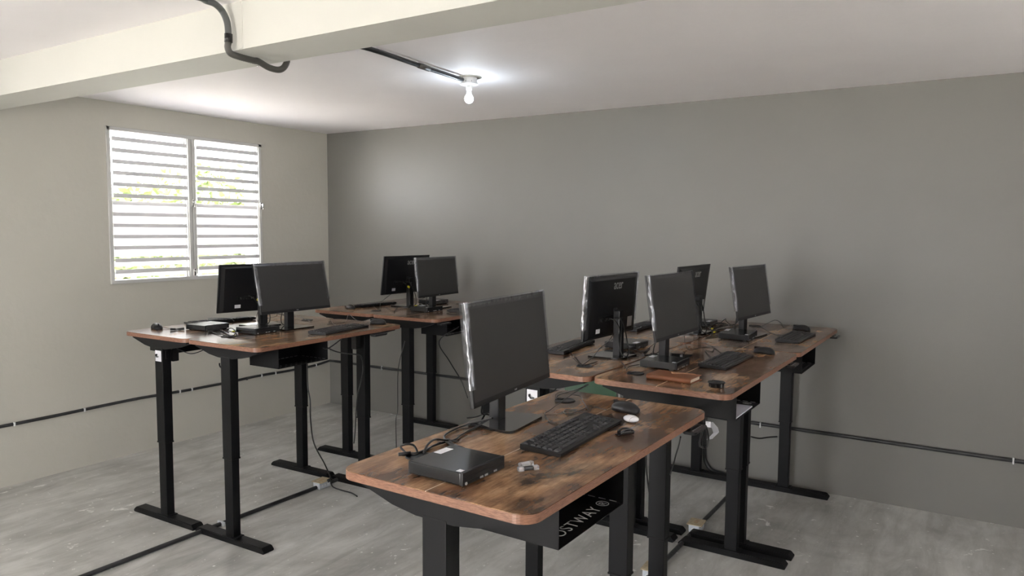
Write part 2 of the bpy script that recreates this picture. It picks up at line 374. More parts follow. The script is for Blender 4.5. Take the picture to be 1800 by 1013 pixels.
# ---------------------------------------------------------------- outdoors, seen through the slats
g = MB(); g.box(-40, 40, -40, 40, -.14, -.11); struct('ground', g, GROUND, 'pale ground outside')
pc = MB(); pc.box(-1.62, -1.42, .26, .46, -.1, 3.0, bev=.01); tag(obj('porch_column', pc, CREAM), 'cream square porch column outside the right end of the window', 'column')
def tree(x, y, r, h, label, n=2600):
    t = thing('bushy_tree', label, 'tree', (x, y, -.11), group=None)
    m = MB()
    for i in range(n):
        while True:
            p = Vector((random.uniform(-1, 1), random.uniform(-1, 1), random.uniform(-1, 1)))
            if .35 < p.length < 1: break
        p = Vector((p.x*r, p.y*r, h+p.z*r*.8))+Vector((math.sin(i*.7)*.1, 0, math.cos(i*1.3)*.12))
        a = Vector((random.gauss(0, 1), random.gauss(0, 1), random.gauss(0, 1))).normalized(); b2 = a.orthogonal().normalized(); s_ = random.uniform(.06, .13)
        v = [m.bm.verts.new(p+a*s_), m.bm.verts.new(p+b2*s_*.45), m.bm.verts.new(p-a*s_), m.bm.verts.new(p-b2*s_*.45)]; m.bm.faces.new(v)
    obj('foliage', m, LEAF, t)
    tr = MB(); tr.tube([(0, 0, 0), (.05, .03, h*.5), (0, 0, h)], .09, 8); tr.tube([(0, 0, h*.6), (.3, .2, h*.9), (.5, .3, h*1.1)], .04, 6); obj('trunk', tr, BARK, t)
tree(-6.2, 1.3, 1.1, 1.6, 'bushy green tree outside, behind the left half of the window')
tree(-8.5, 4.6, 1.7, 1.9, 'broad green tree outside, behind the middle of the window', 3200)
tree(-5.2, 3.4, 1.0, 1.8, 'small green tree outside beside the porch column')

# ---------------------------------------------------------------- standing desks
DH = 1.137; TT = .024
def top_mb():
    m = MB(); pts = rrect(.6, 1.2, .048, 8)
    m.prism(pts, DH-TT, DH, 'z', mi=0, side=1); bmesh.ops.bevel(m.bm, geom=[e for e in m.bm.edges if all(abs(v.co.z-DH) < 1e-5 for v in e.verts)], offset=.0018, segments=2, affect='EDGES')
    return m
def column_mb():
    m = MB(); m.box(-.038, .038, -.028, .028, .482, DH-TT-.055, bev=.003, seg=2)
    m.box(-.034, .034, -.0245, .0245, .03, .485, bev=.003, seg=2)
    m.box(-.04, .04, -.03, .03, .478, .486, bev=.001); return m
def foot_mb():
    m = MB(); L = .292; h = .032
    pts = [(-L, .004), (-L+.004, 0), (L-.004, 0), (L, .004), (L, .012), (L-.02, h), (-L+.02, h), (-L, .012)]
    m.prism(pts, -.035, .035, 'y')
    bmesh.ops.bevel(m.bm, geom=[e for e in m.bm.edges if abs(e.verts[0].co.z-e.verts[1].co.z) < 1e-6 and abs(e.verts[0].co.y-e.verts[1].co.y) < 1e-6 and e.verts[0].co.z > .03], offset=.004, segments=2, affect='EDGES')
    m.box(-.05, .05, -.035, .035, .028, .036, bev=.002); return m
def bracket_mb():
    m = MB(); z = DH-TT; pts = [(-.26, z), (-.26, z-.014), (-.14, z-.05), (-.06, z-.062), (.06, z-.062), (.14, z-.05), (.26, z-.014), (.26, z)]
    m.prism(pts, -.026, .026, 'y'); return m
def beam_mb(y0, y1):
    m = MB(); z = DH-TT; m.box(-.075, -.035, y0, y1, z-.045, z-.002, bev=.002); m.box(.035, .075, y0, y1, z-.045, z-.002, bev=.002); return m
def tray_mb(holed=False):
    # open towards +x; local origin at near end, on the underside of the top
    m = MB(); z1 = 0; z0 = -.113; L = .37; x0 = -.235; t = .0016
    m.box(x0, 0, 0, t, z0, z1); m.box(x0, 0, L-t, L, z0, z1)
    m.box(x0, x0+t, 0, L, z0, z1)
    m.box(x0, 0, 0, L, z0, z0+t)
    m.box(x0, x0+.02, 0, L, z1-t, z1)
    slots_mb(m)
    if holed: holes_mb(m)
    return m
def slots_mb(m):
    for k in range(6):
        x = -.212+k*.034; m.box(x, x+.022, .3665, .3679, -.1105, -.1085, mi=1)
    for k in range(10):
        y = .02+k*.034; m.box(-.2330, -.2322, y, y+.022, -.1105, -.1085, mi=1)
    return m
def holes_mb(m):
    for k in range(9):
        m.box(-.023, -.017, .027+k*.038, .033+k*.038, -.1115, -.1105, mi=1)
        m.box(-.063, -.057, .027+k*.038, .033+k*.038, -.1115, -.1105, mi=1)
    return m
def cpanel_mb():
    m = MB(); m.prism(rrect(.052, .125, .016, 5), -.011, .0, 'z'); m.box(-.03, .0, -.04, .04, -.002, .008, bev=.002)
    bmesh.ops.bevel(m.bm, geom=[e for e in m.bm.edges if abs(e.verts[0].co.z+.011) < 1e-5 and abs(e.verts[1].co.z+.011) < 1e-5], offset=.004, segments=2, affect='EDGES'); return m
def cbtn_mb():
    m = MB()
    for k in range(6): m.box(.006, .012, -.045+k*.017, -.037+k*.017, -.0005, .0012, bev=.0004)
    return m
def grommet_mb():
    m = MB(); m.lathe([(.0, .0), (.036, 0), (.039, .001), (.037, .0035), (.033, .004), (.030, .0022), (0, .0022)], 28); return m
def gslot_mb():
    m = MB(); m.prism(rrect(.026, .02, .006, 4, -.024, .004), .0022, .0046, 'z'); return m
def motor_mb():
    m = MB(); m.box(-.022, .022, -.022, .022, -.105, -.012, bev=.006, seg=2); m.cyl((0, 0, -.02), (0, 0, .0), .020); return m
def hook_mb():
    m = MB(); m.box(0, .004, -.008, .008, -.05, .0, bev=.001); m.tube([(0, 0, -.048), (-.02, 0, -.052), (-.034, 0, -.05), (-.042, 0, -.04), (-.042, 0, -.028)], .004, 8, 4); return m
def sticker_mb():
    m = MB(); m.box(-.028, .028, -.001, 0, -.045, .02); m.box(-.028, .028, -.0011, -.001, -.045, .02); return m
def stick_icon_mb():
    m = MB(); m.box(-.014, -.008, -.012, 0, -.012, .0, bev=.001); m.tube([(-.01, -.006, -.010), (.0, -.014, -.016), (.018, -.014, -.014)], .003, 6, 4); return m
def desk(key, x, y, rz, label, tray_end=-1, motor_end=1, flip=False, sticker=False, grom=((-.19, -.40), (-.19, .43)), panel_y=.46, holed=False, hook=False):
    # local +x = user's side, +y = away from the camera (flip turns the user's side to -x)
    rt = thing('standing_desk', label, 'desk', (x, y, 0), rz, 'height-adjustable desks')
    fx = -1 if flip else 1
    obj('tabletop', top_mb, [WOOD, EDGE], rt, key='top')
    for s in (-1, 1):
        lg = obj('leg', column_mb, BLACKM, rt, loc=(0, s*.54, 0), key='col')
        obj('foot', foot_mb, BLACKM, rt, loc=(0, s*.54, 0), key='foot')
        obj('side_bracket', bracket_mb, BLACKM, rt, loc=(0, s*.54, 0), key='brk')
    obj('crossbeam', lambda: beam_mb(-.515, .515), BLACKM, rt, key='xb')
    tr = obj('cable_tray', lambda: tray_mb(holed), [BLACKM, SLOTM], rt, loc=(fx*.282, -.44 if tray_end < 0 else .44, DH-TT-.001), rot=(0, 0, 0 if fx > 0 else math.pi), key='tray%d' % holed)
    if fx < 0: tr.location.y = -.07 if tray_end < 0 else .44
    if fx > 0 and tray_end > 0: tr.location.y = .07
    if 'costway' not in CACHE:
        me = textmesh('COSTWAY \u00AE', .052, .0002, 1.1, -.0004); CACHE['costway'] = me; me.materials.append(TXTM)
    if not holed: obj('tray_lettering', None, None, tr, loc=(-.045, .190, -.1110), rot=(0, 0, math.pi/2), key='costway')
    p = obj('control_panel', cpanel_mb, BLACKP, rt, loc=(fx*.300, panel_y, DH-TT-.010), rot=(0, 0, 0 if fx > 0 else math.pi), key='cp')
    obj('button_row', cbtn_mb, LEGEND, p, key='cb')
    for gx, gy in grom:
        g_ = obj('grommet', grommet_mb, BLACKP, rt, loc=(fx*gx, gy, DH), key='grm'); obj('cable_slot', gslot_mb, VOID, g_, key='gsl')
    obj('motor', motor_mb, BLACKP, rt, loc=(0, motor_end*.47, DH-TT-.045), key='motor')
    if hook: obj('hook', hook_mb, BLACKM, rt, loc=(-fx*.042 if not sticker else .036, -.54, 1.04), key='hook')
    if sticker:
        s_ = obj('sticker', sticker_mb, WHITE, rt, loc=(-.002, -.5685, 1.02), key='stk'); obj('hook_clip', stick_icon_mb, BLACKP, s_, key='stki')
    return rt
VOID = mat('dark_void', (.004, .004, .004), .8)
SLOTM = mat('slot_grey', (.3, .3, .3), .4)  # grey blocks in place of the open slots and holes
TXTM = mat('lit_cutout_letters', (.62, .62, .60), .6)  # pale colour stands for lit floor seen through the cut-out letters
def ctr(q, k):   # desk centre from its near right corner
    x0, y0, r, h = q; a = .3+.6*k; b_ = .6
    return x0-math.cos(r)*a-math.sin(r)*b_, y0-math.sin(r)*a+math.cos(r)*b_, r
QA = (2.338, -2.7536, .0208, 0); QB = (2.322, -1.204-.012, .025, 0); QC = (4.7485, -2.4645, -.0109, 0); QD = (4.7664, -1.254, -.0019, 0); QF = (4.7358, -3.940, -.01436, 0)
x, y, rz = ctr(QF, 0); desk('F', x, y, rz, 'rustic brown standing desk nearest the camera, standing alone with one monitor', grom=((-.19, -.40), (-.19, .435)))
x, y, rz = ctr(QC, 0); desk('C1', x, y, rz, 'standing desk just behind the nearest desk, with the tan leather notebook on it', grom=((-.18, -.40),), panel_y=.45)
x, y, rz = ctr((QC[0]-.012,)+QC[1:], 1); desk('C2', x, y, rz, 'standing desk left of the leather notebook desk, back of its monitor facing us', flip=True, sticker=True, hook=True, tray_end=1, motor_end=-1, grom=((-.165, -.375),))
x, y, rz = ctr(QD, 0); desk('D1', x, y, rz, 'standing desk at the right, against the grey wall, farthest right monitor on it', grom=((-.19, .40),), holed=True)
x, y, rz = ctr((QD[0]-.012,)+QD[1:], 1); desk('D2', x, y, rz, 'standing desk against the grey wall in the right cluster, its user side to the left', flip=True, tray_end=1, motor_end=1, grom=((-.19, .40),))
x, y, rz = ctr(QA, 0); desk('A1', x, y, rz, 'standing desk of the left cluster with the large screen facing the room, nearest its front', grom=((-.19, -.40),), panel_y=.36, holed=True, hook=True)
x, y, rz = ctr((QA[0]-.004,)+QA[1:], 1); desk('A2', x, y, rz, 'standing desk nearest the window, leftmost of all desks', flip=True, sticker=True, hook=True, motor_end=-1, grom=((-.2, .42),))
x, y, rz = ctr(QB, 0); desk('B1', x, y, rz, 'standing desk in the back corner of the left cluster, half hidden by the nearest monitor', grom=((-.19, .40),), panel_y=-.5)
x, y, rz = ctr((QB[0]-.004,)+QB[1:], 1); desk('B2', x, y, rz, 'standing desk in the room corner between the window desk and the grey wall', flip=True, motor_end=1, tray_end=1, grom=((-.18, -.40),))

# ---------------------------------------------------------------- monitors
MW, MH = .5502, .3125
def panel_mb():
    m = MB(); m.box(-.012, 0, -MW/2, MW/2, -MH/2, MH/2, bev=.0025, seg=2)
    # shallow bulge on the back
    a = [(-.238, -.143), (.238, -.143), (.238, .132), (-.238, .132)]
    lo = [m.bm.verts.new((-.0119, y, z)) for y, z in [(-.262, -.151), (.262, -.151), (.262, .143), (-.262, .143)]]
    hi = [m.bm.verts.new((-.019, y, z)) for y, z in a]
    m.bm.faces.new(hi)
    for i in range(4): m.bm.faces.new((lo[i], lo[(i+1) % 4], hi[(i+1) % 4], hi[i]))
    return m
def screen_mb():
    m = MB(); m.box(-.0005, .0006, -MW/2+.006, MW/2-.006, -MH/2+.017, MH/2-.006); return m
def ports_mb():
    m = MB(); m.box(-.0205, -.018, -.02, .15, -.075, -.05, bev=.001)
    for k in range(4): m.box(-.034, -.020, .0+k*.036, .022+k*.036, -.07, -.056, bev=.001)
    return m
def film_mb():
    m = MB(); g_ = .004; x0, x1 = -.017, .0035; y = MW/2+g_; z = MH/2+g_
    def quad(pts):
        vs = []
        for p in pts: vs.append(m.bm.verts.new(p))
        m.bm.faces.new(vs)
    N = 14
    def strip(fn, closed=False):
        prev = None
        for i in range(N+1):
            t = i/N; row = [m.bm.verts.new(p) for p in fn(t)]
            if prev:
                for a, b2, c2, d in zip(prev, prev[1:], row[1:], row): m.bm.faces.new((a, b2, c2, d)).smooth = True
            prev = row
    def jag(t, k): return .0009*math.sin(t*11+k*2)+.0004*math.sin(t*23+k)
    for s in (-1, 1):
        strip(lambda t: [(x0, s*(y-.03), -.100+t*(z+.100)), (x0-.001, s*(y+jag(t, 1)), -.100+t*(z+.100)), (x1*.4, s*(y+.0015+jag(t, 4)), -.100+t*(z+.100)), (x1+.001, s*(y+jag(t, 2)), -.100+t*(z+.100)), (x1, s*(y-.022+jag(t, 3)), -.100+t*(z+.100))])
    strip(lambda t: [(x0, -y+2*y*t, z-.03), (x0, -y+2*y*t, z+jag(t, 2)*.5), (x1, -y+2*y*t, z+jag(t, 1)*.5), (x1+.0005, -y+2*y*t, z-.022)])
    return m
def neck_mb():
    m = MB(); m.box(-.018, .018, -.026, .026, .006, .235, bev=.004, seg=2); m.box(.014, .024, -.016, .016, .175, .245, bev=.003); m.box(-.0215, -.017, -.006, .006, .02, .20, bev=.001); return m
def base_mb():
    m = MB(); pts = []
    for (xx, yy, rr) in ((.098, .125, .03), (-.085, .095, .03), (-.085, -.095, .03), (.098, -.125, .03)):
        pts.append((xx, yy, rr))
    raw = [(p[0], p[1]) for p in pts]; out = []
    n = len(raw)
    for i in range(n):
        p = Vector(raw[i]); a = Vector(raw[i-1]); b2 = Vector(raw[(i+1) % n]); da = (a-p).normalized(); db = (b2-p).normalized()
        s_ = p+da*.03; e_ = p+db*.03
        for k in range(6):
            t = k/5; q = s_*(1-t)**2+p*2*t*(1-t)+e_*t*t; out.append((q.x, q.y))
    m.prism(out, .0015, .009, 'z'); bmesh.ops.bevel(m.bm, geom=[e for e in m.bm.edges if all(v.co.z > .008 for v in e.verts)], offset=.002, segments=2, affect='EDGES')
    for sx, sy in ((.07, .09), (.07, -.09), (-.05, .07), (-.05, -.07)): m.cyl((sx, sy, 0), (sx, sy, .002), .006, n=10)
    return m
def plates(lst):
    def fn():
        m = MB()
        for (x_, y0, y1, z0, z1) in lst: m.box(x_-.0006, x_, y0, y1, z0, z1)
        return m
    return fn
def monitor(px, py, pz, yaw, tilt, label, film=True, cables=None, tagc=None, big_sticker=True, forward=.0):
    """px,py,pz: centre of the panel front; yaw: direction the screen faces"""
    n = Vector((math.cos(yaw), math.sin(yaw), 0))
    nk = Vector((px, py, 0))-n*(.052-forward)
    rt = thing('computer_monitor', label, 'monitor', (nk.x, nk.y, DH), yaw, 'flat-panel computer monitors')
    obj('base_plate', base_mb, BLACKG, rt, loc=(.022, -.008, 0), key='mbase')
    obj('stand_neck', neck_mb, BLACKP, rt, key='mneck')
    pn = obj('display_panel', panel_mb, BLACKP, rt, loc=(.052-forward, 0, pz-DH), rot=(0, -tilt, 0), key='mpanel')
    obj('screen', screen_mb, SCREEN, pn, key='mscr')
    obj('port_block', ports_mb, VOID, pn, key='mports')
    lst = [(-.0325, -.165+.0, -.118, -.118, -.088)]
    s_ = obj('sticker', plates([(-.0196, .125, .165, -.128, -.106)]), WHITE, pn, key='mst1')
    if big_sticker: obj('sticker', plates([(-.0196, -.228, -.175, -.125, -.072)]), WHITE, pn, key='mst2')
    obj('screw_pair', plates([(-.0197, .048, .051, .01, .013), (-.0197, -.052, -.049, .01, .013), (-.0197, .048, .051, -.09, -.087)]), CHROME, pn, key='mscrew')
    if 'acer' not in CACHE:
        me = textmesh('acer', .060, .0003, .95, .0003); me.materials.append(SILVER); CACHE['acer'] = me
    obj('lettering', None, None, pn, loc=(-.0193, -.045, .104), rot=(math.radians(90), 0, math.radians(-90)), key='acer').scale = (1.0, 1.15, 1)
    if 'acerf' not in CACHE:
        me = textmesh('acer', .011, .0002, .9); me.materials.append(SILVER); CACHE['acerf'] = me
    obj('lettering', None, None, pn, loc=(.0008, 0, -MH/2+.009), rot=(math.radians(90), 0, math.radians(90)), key='acerf')
    if film:
        obj('protective_film', film_mb, FILM, pn, key='mfilm')
    # cables hanging from the ports down behind the neck (local frame of the stand)
    cb = MB()
    cb.tube([(.008, .03, .20), (-.02, .03, .20), (-.035, .01, .16), (-.032, -.03, .09), (-.05, -.02, .03), (-.06, .02, .008), (-.09, .05, .004)], .0032, 7)
    cb.tube([(.008, .09, .20), (-.018, .085, .195), (-.03, .05, .15), (-.028, .032, .08), (-.045, .045, .02), (-.075, .0, .006), (-.1, -.03, .004)], .0026, 7)
    cb.tube([(-.02, .035, .12), (-.035, .06, .06), (-.04, .04, .015), (-.03, .032, .06), (-.035, .03, .12)], .0022, 6)
    obj('monitor_cable', cb, RUBBER, rt)
    if tagc:
        m = MB(); m.box(-.006, .006, -.011, .011, -.008, .008, bev=.002); obj('cable_tag', m, YELLOW, rt, loc=tagc, rot=(.6, .3, 0))
    return rt
monitor(4.265, -3.279, 1.398, .095, .106, 'black monitor on the nearest desk, largest in view, clear film on its left edge')
monitor(1.87, -2.086, 1.402, -.022, .209, 'black monitor with its wide screen facing us, beside the window', film=True)
monitor(1.559, -2.112, 1.388, 2.953, .152, 'black monitor seen from behind, directly in front of the window', film=False, tagc=(-.035, .045, .175), big_sticker=False)
monitor(1.843, -.581, 1.392, .048, .112, 'black monitor facing us on the rear desk near the room corner')
monitor(1.531, -.617, 1.400, 3.118, .125, 'black monitor seen from behind near the room corner, yellow tag on its cable', film=False, tagc=(-.03, .05, .165))
monitor(4.275, -1.788, 1.406, -.032, .148, 'black film-wrapped monitor facing us, right of the monitor seen from behind, above the leather notebook')
monitor(3.969, -1.89, 1.395, 3.098, .065, 'black monitor seen from behind with white stickers, nearest of those against the grey wall')
monitor(4.378, -.733, 1.408, -.096, .159, 'rightmost monitor, facing us, standing alone before the grey wall')
monitor(4.02, -.816, 1.405, 3.118, .119, 'monitor seen from behind and partly hidden, left of the rightmost monitor', film=False)

# ---------------------------------------------------------------- mini computers
def pc_mb():
    m = MB(); m.box(-.089, .082, -.09, .09, .004, .036, bev=.003, seg=2)
    for sx in (-.07, .06):
        for sy in (-.07, .07): m.box(sx-.01, sx+.01, sy-.01, sy+.01, 0, .004)
    return m
def pcf_mb():
    m = MB(); m.box(.0815, .090, -.09, .09, .003, .0365, bev=.002, seg=2); m.box(.0895, .0915, -.082, .082, .022, .0235); m.box(.0895, .0912, -.082, .082, .012, .0128); return m
def pcp_mb():
    m = MB()
    m.box(.0905, .0920, 0, .013, .006, .0105)
    return m
def pcb_mb():
    m = MB(); m.box(-.0905, -.089, -.08, .08, .006, .033)
    for k in range(5): m.box(-.0925, -.090, -.07+k*.03, -.052+k*.03, .009, .018)
    return m
def mini_pc(x, y, rz, label):
    t = thing('mini_computer', label, 'computer', (x, y, DH), rz, 'small desktop computers')
    obj('case', pc_mb, PCM, t, key='pc'); obj('front_panel', pcf_mb, BLACKP, t, key='pcf'); [obj('front_port', pcp_mb, SILVER, t, loc=(0, yy, 0), key='pcp') for yy in (-.02, 0, .04)]; obj('power_button', lambda: MB().cyl((.0905, -.078, .0085), (.0925, -.078, .0085), .004, n=12), SILVER, t, key='pcbtn'); obj('rear_ports', pcb_mb, SILVER2, t, key='pcb')
    obj('sticker', lambda: (lambda m: m.box(-.083, -.058, .005, .058, .036, .0364))(MB()), WHITE, t, key='pcs1')
    obj('sticker', lambda: (lambda m: m.box(.062, .078, -.082, -.066, .036, .0364))(MB()), WHITE, t, key='pcs2')
    return t
PCM = mat('pc_steel', (.018, .019, .020), .22, bump=.02, bscale=400)
SILVER2 = mat('dull_metal', (.12, .12, .12), .4, metal=.7)
mini_pc(4.413, -3.778, -.03, 'small black desktop computer on the near end of the nearest desk')
mini_pc(4.314, -2.014, .02, 'small black desktop computer beside the tan leather notebook')
mini_pc(3.935, -1.59, math.pi, 'small black desktop computer behind the stand of the back-facing monitor with white stickers')
_p = mini_pc(4.345, -.900, -.0, 'small black desktop computer in front of the rightmost monitor'); _p.rotation_euler.x = .055; _p.location.z += .005
mini_pc(3.96, -.42, math.pi, 'small black desktop computer near the grey wall, half hidden behind right-hand monitors')
mini_pc(1.835, -2.342, .04, 'small black desktop computer in front of the monitor facing us, on the left desk')
mini_pc(1.462, -2.425, math.pi+.05, 'small black desktop computer on the leftmost desk, its top shining white')
mini_pc(1.912, -.812, -.05, 'small black desktop computer on the rear desk near the room corner')
mini_pc(1.60, -.33, math.pi, 'small black desktop computer behind the monitors near the room corner')

# ---------------------------------------------------------------- keyboards
ROWS = [(.052, 1), (.028, 0), (.0095, 0), (-.009, 0), (-.0275, 0), (-.046, 0)]
def keydefs():
    out = []
    u = .0188
    x0 = -.212
    # (row centre, start in units, list of key widths)
    rows = {
        0: [(0, 1)]+[(2+i, 1) for i in range(4)]+[(6.5+i, 1) for i in range(4)]+[(11+i, 1) for i in range(4)]+[(15.25+i, 1) for i in range(3)],
        1: [(i, 1) for i in range(13)]+[(13, 2)]+[(15.25+i, 1) for i in range(3)]+[(18.5+i, 1) for i in range(4)],
        2: [(0, 1.5)]+[(1.5+i, 1) for i in range(12)]+[(13.5, 1.5)]+[(15.25+i, 1) for i in range(3)]+[(18.5+i, 1) for i in range(3)]+[(21.5, 1)],
        3: [(0, 1.75)]+[(1.75+i, 1) for i in range(11)]+[(12.75, 2.25)]+[(18.5+i, 1) for i in range(3)],
        4: [(0, 2.25)]+[(2.25+i, 1) for i in range(10)]+[(12.25, 2.75)]+[(16.25, 1)]+[(18.5+i, 1) for i in range(3)]+[(21.5, 1)],
        5: [(0, 1.25), (1.25, 1.25), (2.5, 1.25), (3.75, 6.25), (10, 1.25), (11.25, 1.25), (12.5, 1.25), (13.75, 1.25), (15.25, 1), (16.25, 1), (17.25, 1), (18.5, 2), (20.5, 1)]}
    for r, ks in rows.items():
        zc = ROWS[r][0]
        for s, wd in ks: out.append((x0+s*u, x0+(s+wd)*u-.0028, zc))
    return out
KD = keydefs()
def kb_mb():
    # local +x towards the user, y along the length
    m = MB(); pts = [(-.066, 0), (.066, 0), (.066, .012), (-.066, .022), (-.066, .012)]
    m.prism([(-.066, .006), (-.060, .003), (.062, .001), (.066, .003), (.066, .011), (-.066, .020)], -.22, .22, 'y')
    for s in (-.19, .19):
        m.box(-.060, -.050, s-.012, s+.012, 0, .007); m.box(.05, .058, s-.008, s+.008, 0, .003)
    return m
def ktop(xx): return .011+(.066-xx)/.132*.009
def keys_mb():
    m = MB()
    for (a, b2, zc) in KD:
        x0, x1 = -zc-.0078, -zc+.0078; h0 = ktop((x0+x1)/2)
        lo = [m.bm.verts.new(p) for p in ((x0, a, h0-.002), (x1, a, h0-.002), (x1, b2, h0-.002), (x0, b2, h0-.002))]
        hi = [m.bm.verts.new(p) for p in ((x0+.0013, a+.0013, h0+.0045), (x1-.0013, a+.0013, h0+.0037), (x1-.0013, b2-.0013, h0+.0037), (x0+.0013, b2-.0013, h0+.0045))]
        m.bm.faces.new(hi)
        for i in range(4): m.bm.faces.new((lo[i], lo[(i+1) % 4], hi[(i+1) % 4], hi[i]))
    return m
def legend_mb():
    m = MB(); rnd = random.Random(3)
    for (a, b2, zc) in KD:
        if b2-a > .09: continue
        xx = -zc-.002+rnd.uniform(-.001, .001); h = ktop(xx)+.0043; yy = a+.005
        vs = [m.bm.verts.new((xx-.0022, yy, h)), m.bm.verts.new((xx+.0006, yy, h)), m.bm.verts.new((xx+.0006, yy+.0022, h)), m.bm.verts.new((xx-.0022, yy+.0022, h))]; m.bm.faces.new(vs)
    return m
def keyboard(x, y, rz, label, cord=None, flip=False):
    t = thing('keyboard', label, 'keyboard', (x, y, DH), rz+(math.pi if flip else 0), 'black wired keyboards')
    obj('keyboard_case', kb_mb, BLACKP, t, key='kb'); obj('keys', keys_mb, KEYM, t, key='keys'); obj('key_legends', legend_mb, LEGEND, t, key='kleg')
    if cord: wcord('keyboard_cable', cord, .0017, t)
    return t
def wcord(name, pts, r, parent, m=None):
    """cord given in world coordinates, parented to its thing"""
    o = obj(name, MB().tube(pts, r, 6, 6), m or RUBBER, parent)
    M = Matrix.Translation(parent.location) @ Matrix.Rotation(parent.rotation_euler[2], 4, 'Z')
    o.matrix_parent_inverse = M.inverted(); return o
Z1 = DH+.003
keyboard(4.512, -3.305, .03, 'black keyboard on the nearest desk, keys clearly visible', cord=[(4.453, -3.229, 1.147), (4.418, -3.222, 1.140), (4.367, -3.204, 1.140), (4.305, -3.126, 1.140), (4.304, -3.093, 1.145), (4.309, -3.023, 1.160), (4.324, -2.966, 1.180), (4.343, -2.901, 1.200)])
keyboard(4.524, -1.734, -.024, 'black keyboard between the leather notebook and the mouse above the far cable tray', cord=[(4.459, -1.719, 1.147), (4.388, -1.596, 1.140), (4.330, -1.461, 1.140), (4.372, -1.477, 1.140), (4.336, -1.341, 1.140), (4.293, -1.347, 1.140), (4.252, -1.470, 1.140), (4.197, -1.394, 1.150), (4.310, -1.739, 1.250)])
keyboard(4.634, -.70, -.026, 'black keyboard on the rightmost desk against the grey wall', cord=[(4.583, -0.698, 1.147), (4.500, -0.607, 1.140), (4.424, -0.504, 1.140), (4.334, -0.356, 1.150), (4.245, -0.253, 1.140)])
keyboard(3.69, -1.80, .09, 'black keyboard partly hidden by the nearest monitor, left of the stickered monitor', flip=True, cord=[(3.770, -1.946, 1.147), (3.839, -2.017, 1.140), (3.970, -2.197, 1.140)])
keyboard(3.67, -.78, .04, 'black keyboard seen between two monitors beside the grey wall', flip=True)
keyboard(2.18, -2.0, .15, 'black keyboard at the user edge of the left cluster desk, beside the hanging tray', cord=[(2.111, -1.937, 1.147), (1.913, -1.799, 1.140), (1.767, -1.673, 1.140), (1.824, -1.749, 1.140)])
keyboard(1.215, -2.15, -.2, 'black keyboard by the window wall, glinting behind the shiny computer', flip=True)
keyboard(2.16, -.57, 0, 'black keyboard mostly hidden behind the nearest monitor, rear left cluster')
keyboard(1.30, -.777, -.1, 'black keyboard seen edge-on near the room corner beside a mouse', flip=True)

# ---------------------------------------------------------------- mice
def mouse_mb():
    m = MB(); R = []
    N = 18
    for i in range(N+1):
        t = i/N; x_ = -.055+.11*t
        wd = .031*math.sqrt(max(0, 1-((t-.52)/.54)**2))**.75 if 0 < t < 1 else .004
        wd *= (1-.08*math.exp(-((t-.45)/.15)**2)); hh = .036*math.sqrt(max(.0, 1-((t-.6)/(.66 if t < .6 else .41))**2))**.9 if 0 < t < 1 else .006
        R.append((x_, max(wd, .006), max(hh, .008)))
    rings = []
    for x_, wd, hh in R:
        ring = []
        for k in range(14):
            a = math.pi*k/13; ring.append(m.bm.verts.new((x_, wd*math.cos(a)*(1 if True else 1), .004+(hh-.004)*max(0, math.sin(a))**.75)))
        ring.append(m.bm.verts.new((x_, -wd*.86, 0))); ring.append(m.bm.verts.new((x_, wd*.86, 0))); rings.append(ring)
    for A, B in zip(rings, rings[1:]):
        n = len(A)
        for i in range(n): m.bm.faces.new((A[i], A[(i+1) % n], B[(i+1) % n], B[i])).smooth = True
    m.bm.faces.new(rings[0]); m.bm.faces.new(rings[-1][::-1]); return m
def wheel_mb():
    m = MB(); m.cyl((-.028, -.003, .026), (-.028, .003, .026), .008, n=16); m.box(-.052, -.012, -.0006, .0006, .020, .0335); return m
def mouse(x, y, rz, label, cord=None):
    t = thing('computer_mouse', label, 'mouse', (x, y, DH), rz, 'black wired mice')
    obj('mouse_body', mouse_mb, BLACKP, t, key='mouse'); obj('scroll_wheel', wheel_mb, VOID, t, key='wheel')
    if cord: wcord('mouse_cable', cord, .0015, t)
mouse(4.515, -2.925, -.25, 'large black mouse on the nearest desk beside the white case', cord=[(4.471, -2.981, 1.147), (4.415, -2.943, 1.140), (4.384, -2.944, 1.140), (4.384, -3.024, 1.140), (4.374, -3.080, 1.140), (4.348, -3.069, 1.140), (4.338, -3.026, 1.140), (4.392, -3.029, 1.140), (4.406, -3.000, 1.140), (4.372, -2.946, 1.141), (4.333, -2.897, 1.145), (4.300, -2.855, 1.150), (4.269, -2.884, 1.160), (4.239, -2.896, 1.165), (4.222, -2.900, 1.155), (4.230, -2.918, 1.140)])
mouse(4.612, -1.372, -.1, 'black mouse on the notebook desk, before the joint with the rear desk', cord=[(4.606, -1.453, 1.147), (4.506, -1.339, 1.140), (4.461, -1.393, 1.140), (4.433, -1.501, 1.140), (4.338, -1.340, 1.140), (4.270, -1.294, 1.150)])
mouse(4.585, -.30, -.1, 'rightmost mouse, beyond the rightmost keyboard', cord=[(4.556, -0.343, 1.147), (4.477, -0.267, 1.140), (4.401, -0.041, 1.145), (4.359, -0.024, 1.160), (4.336, -0.136, 1.150), (4.322, -0.306, 1.140), (4.250, -0.213, 1.140)])
mouse(2.16, -1.63, .5, 'grey-glinting mouse at the far end of the front left cluster desk', cord=[(2.145, -1.665, 1.147), (2.039, -1.634, 1.140), (1.938, -1.612, 1.150), (1.806, -1.543, 1.170), (1.914, -1.685, 1.140), (1.906, -1.766, 1.140), (1.905, -1.841, 1.140)])
mouse(1.20, -2.60, math.pi-.3, 'black mouse on the corner of the leftmost desk near the window wall', cord=[(1.210, -2.575, 1.147), (1.281, -2.560, 1.140), (1.363, -2.567, 1.140)])
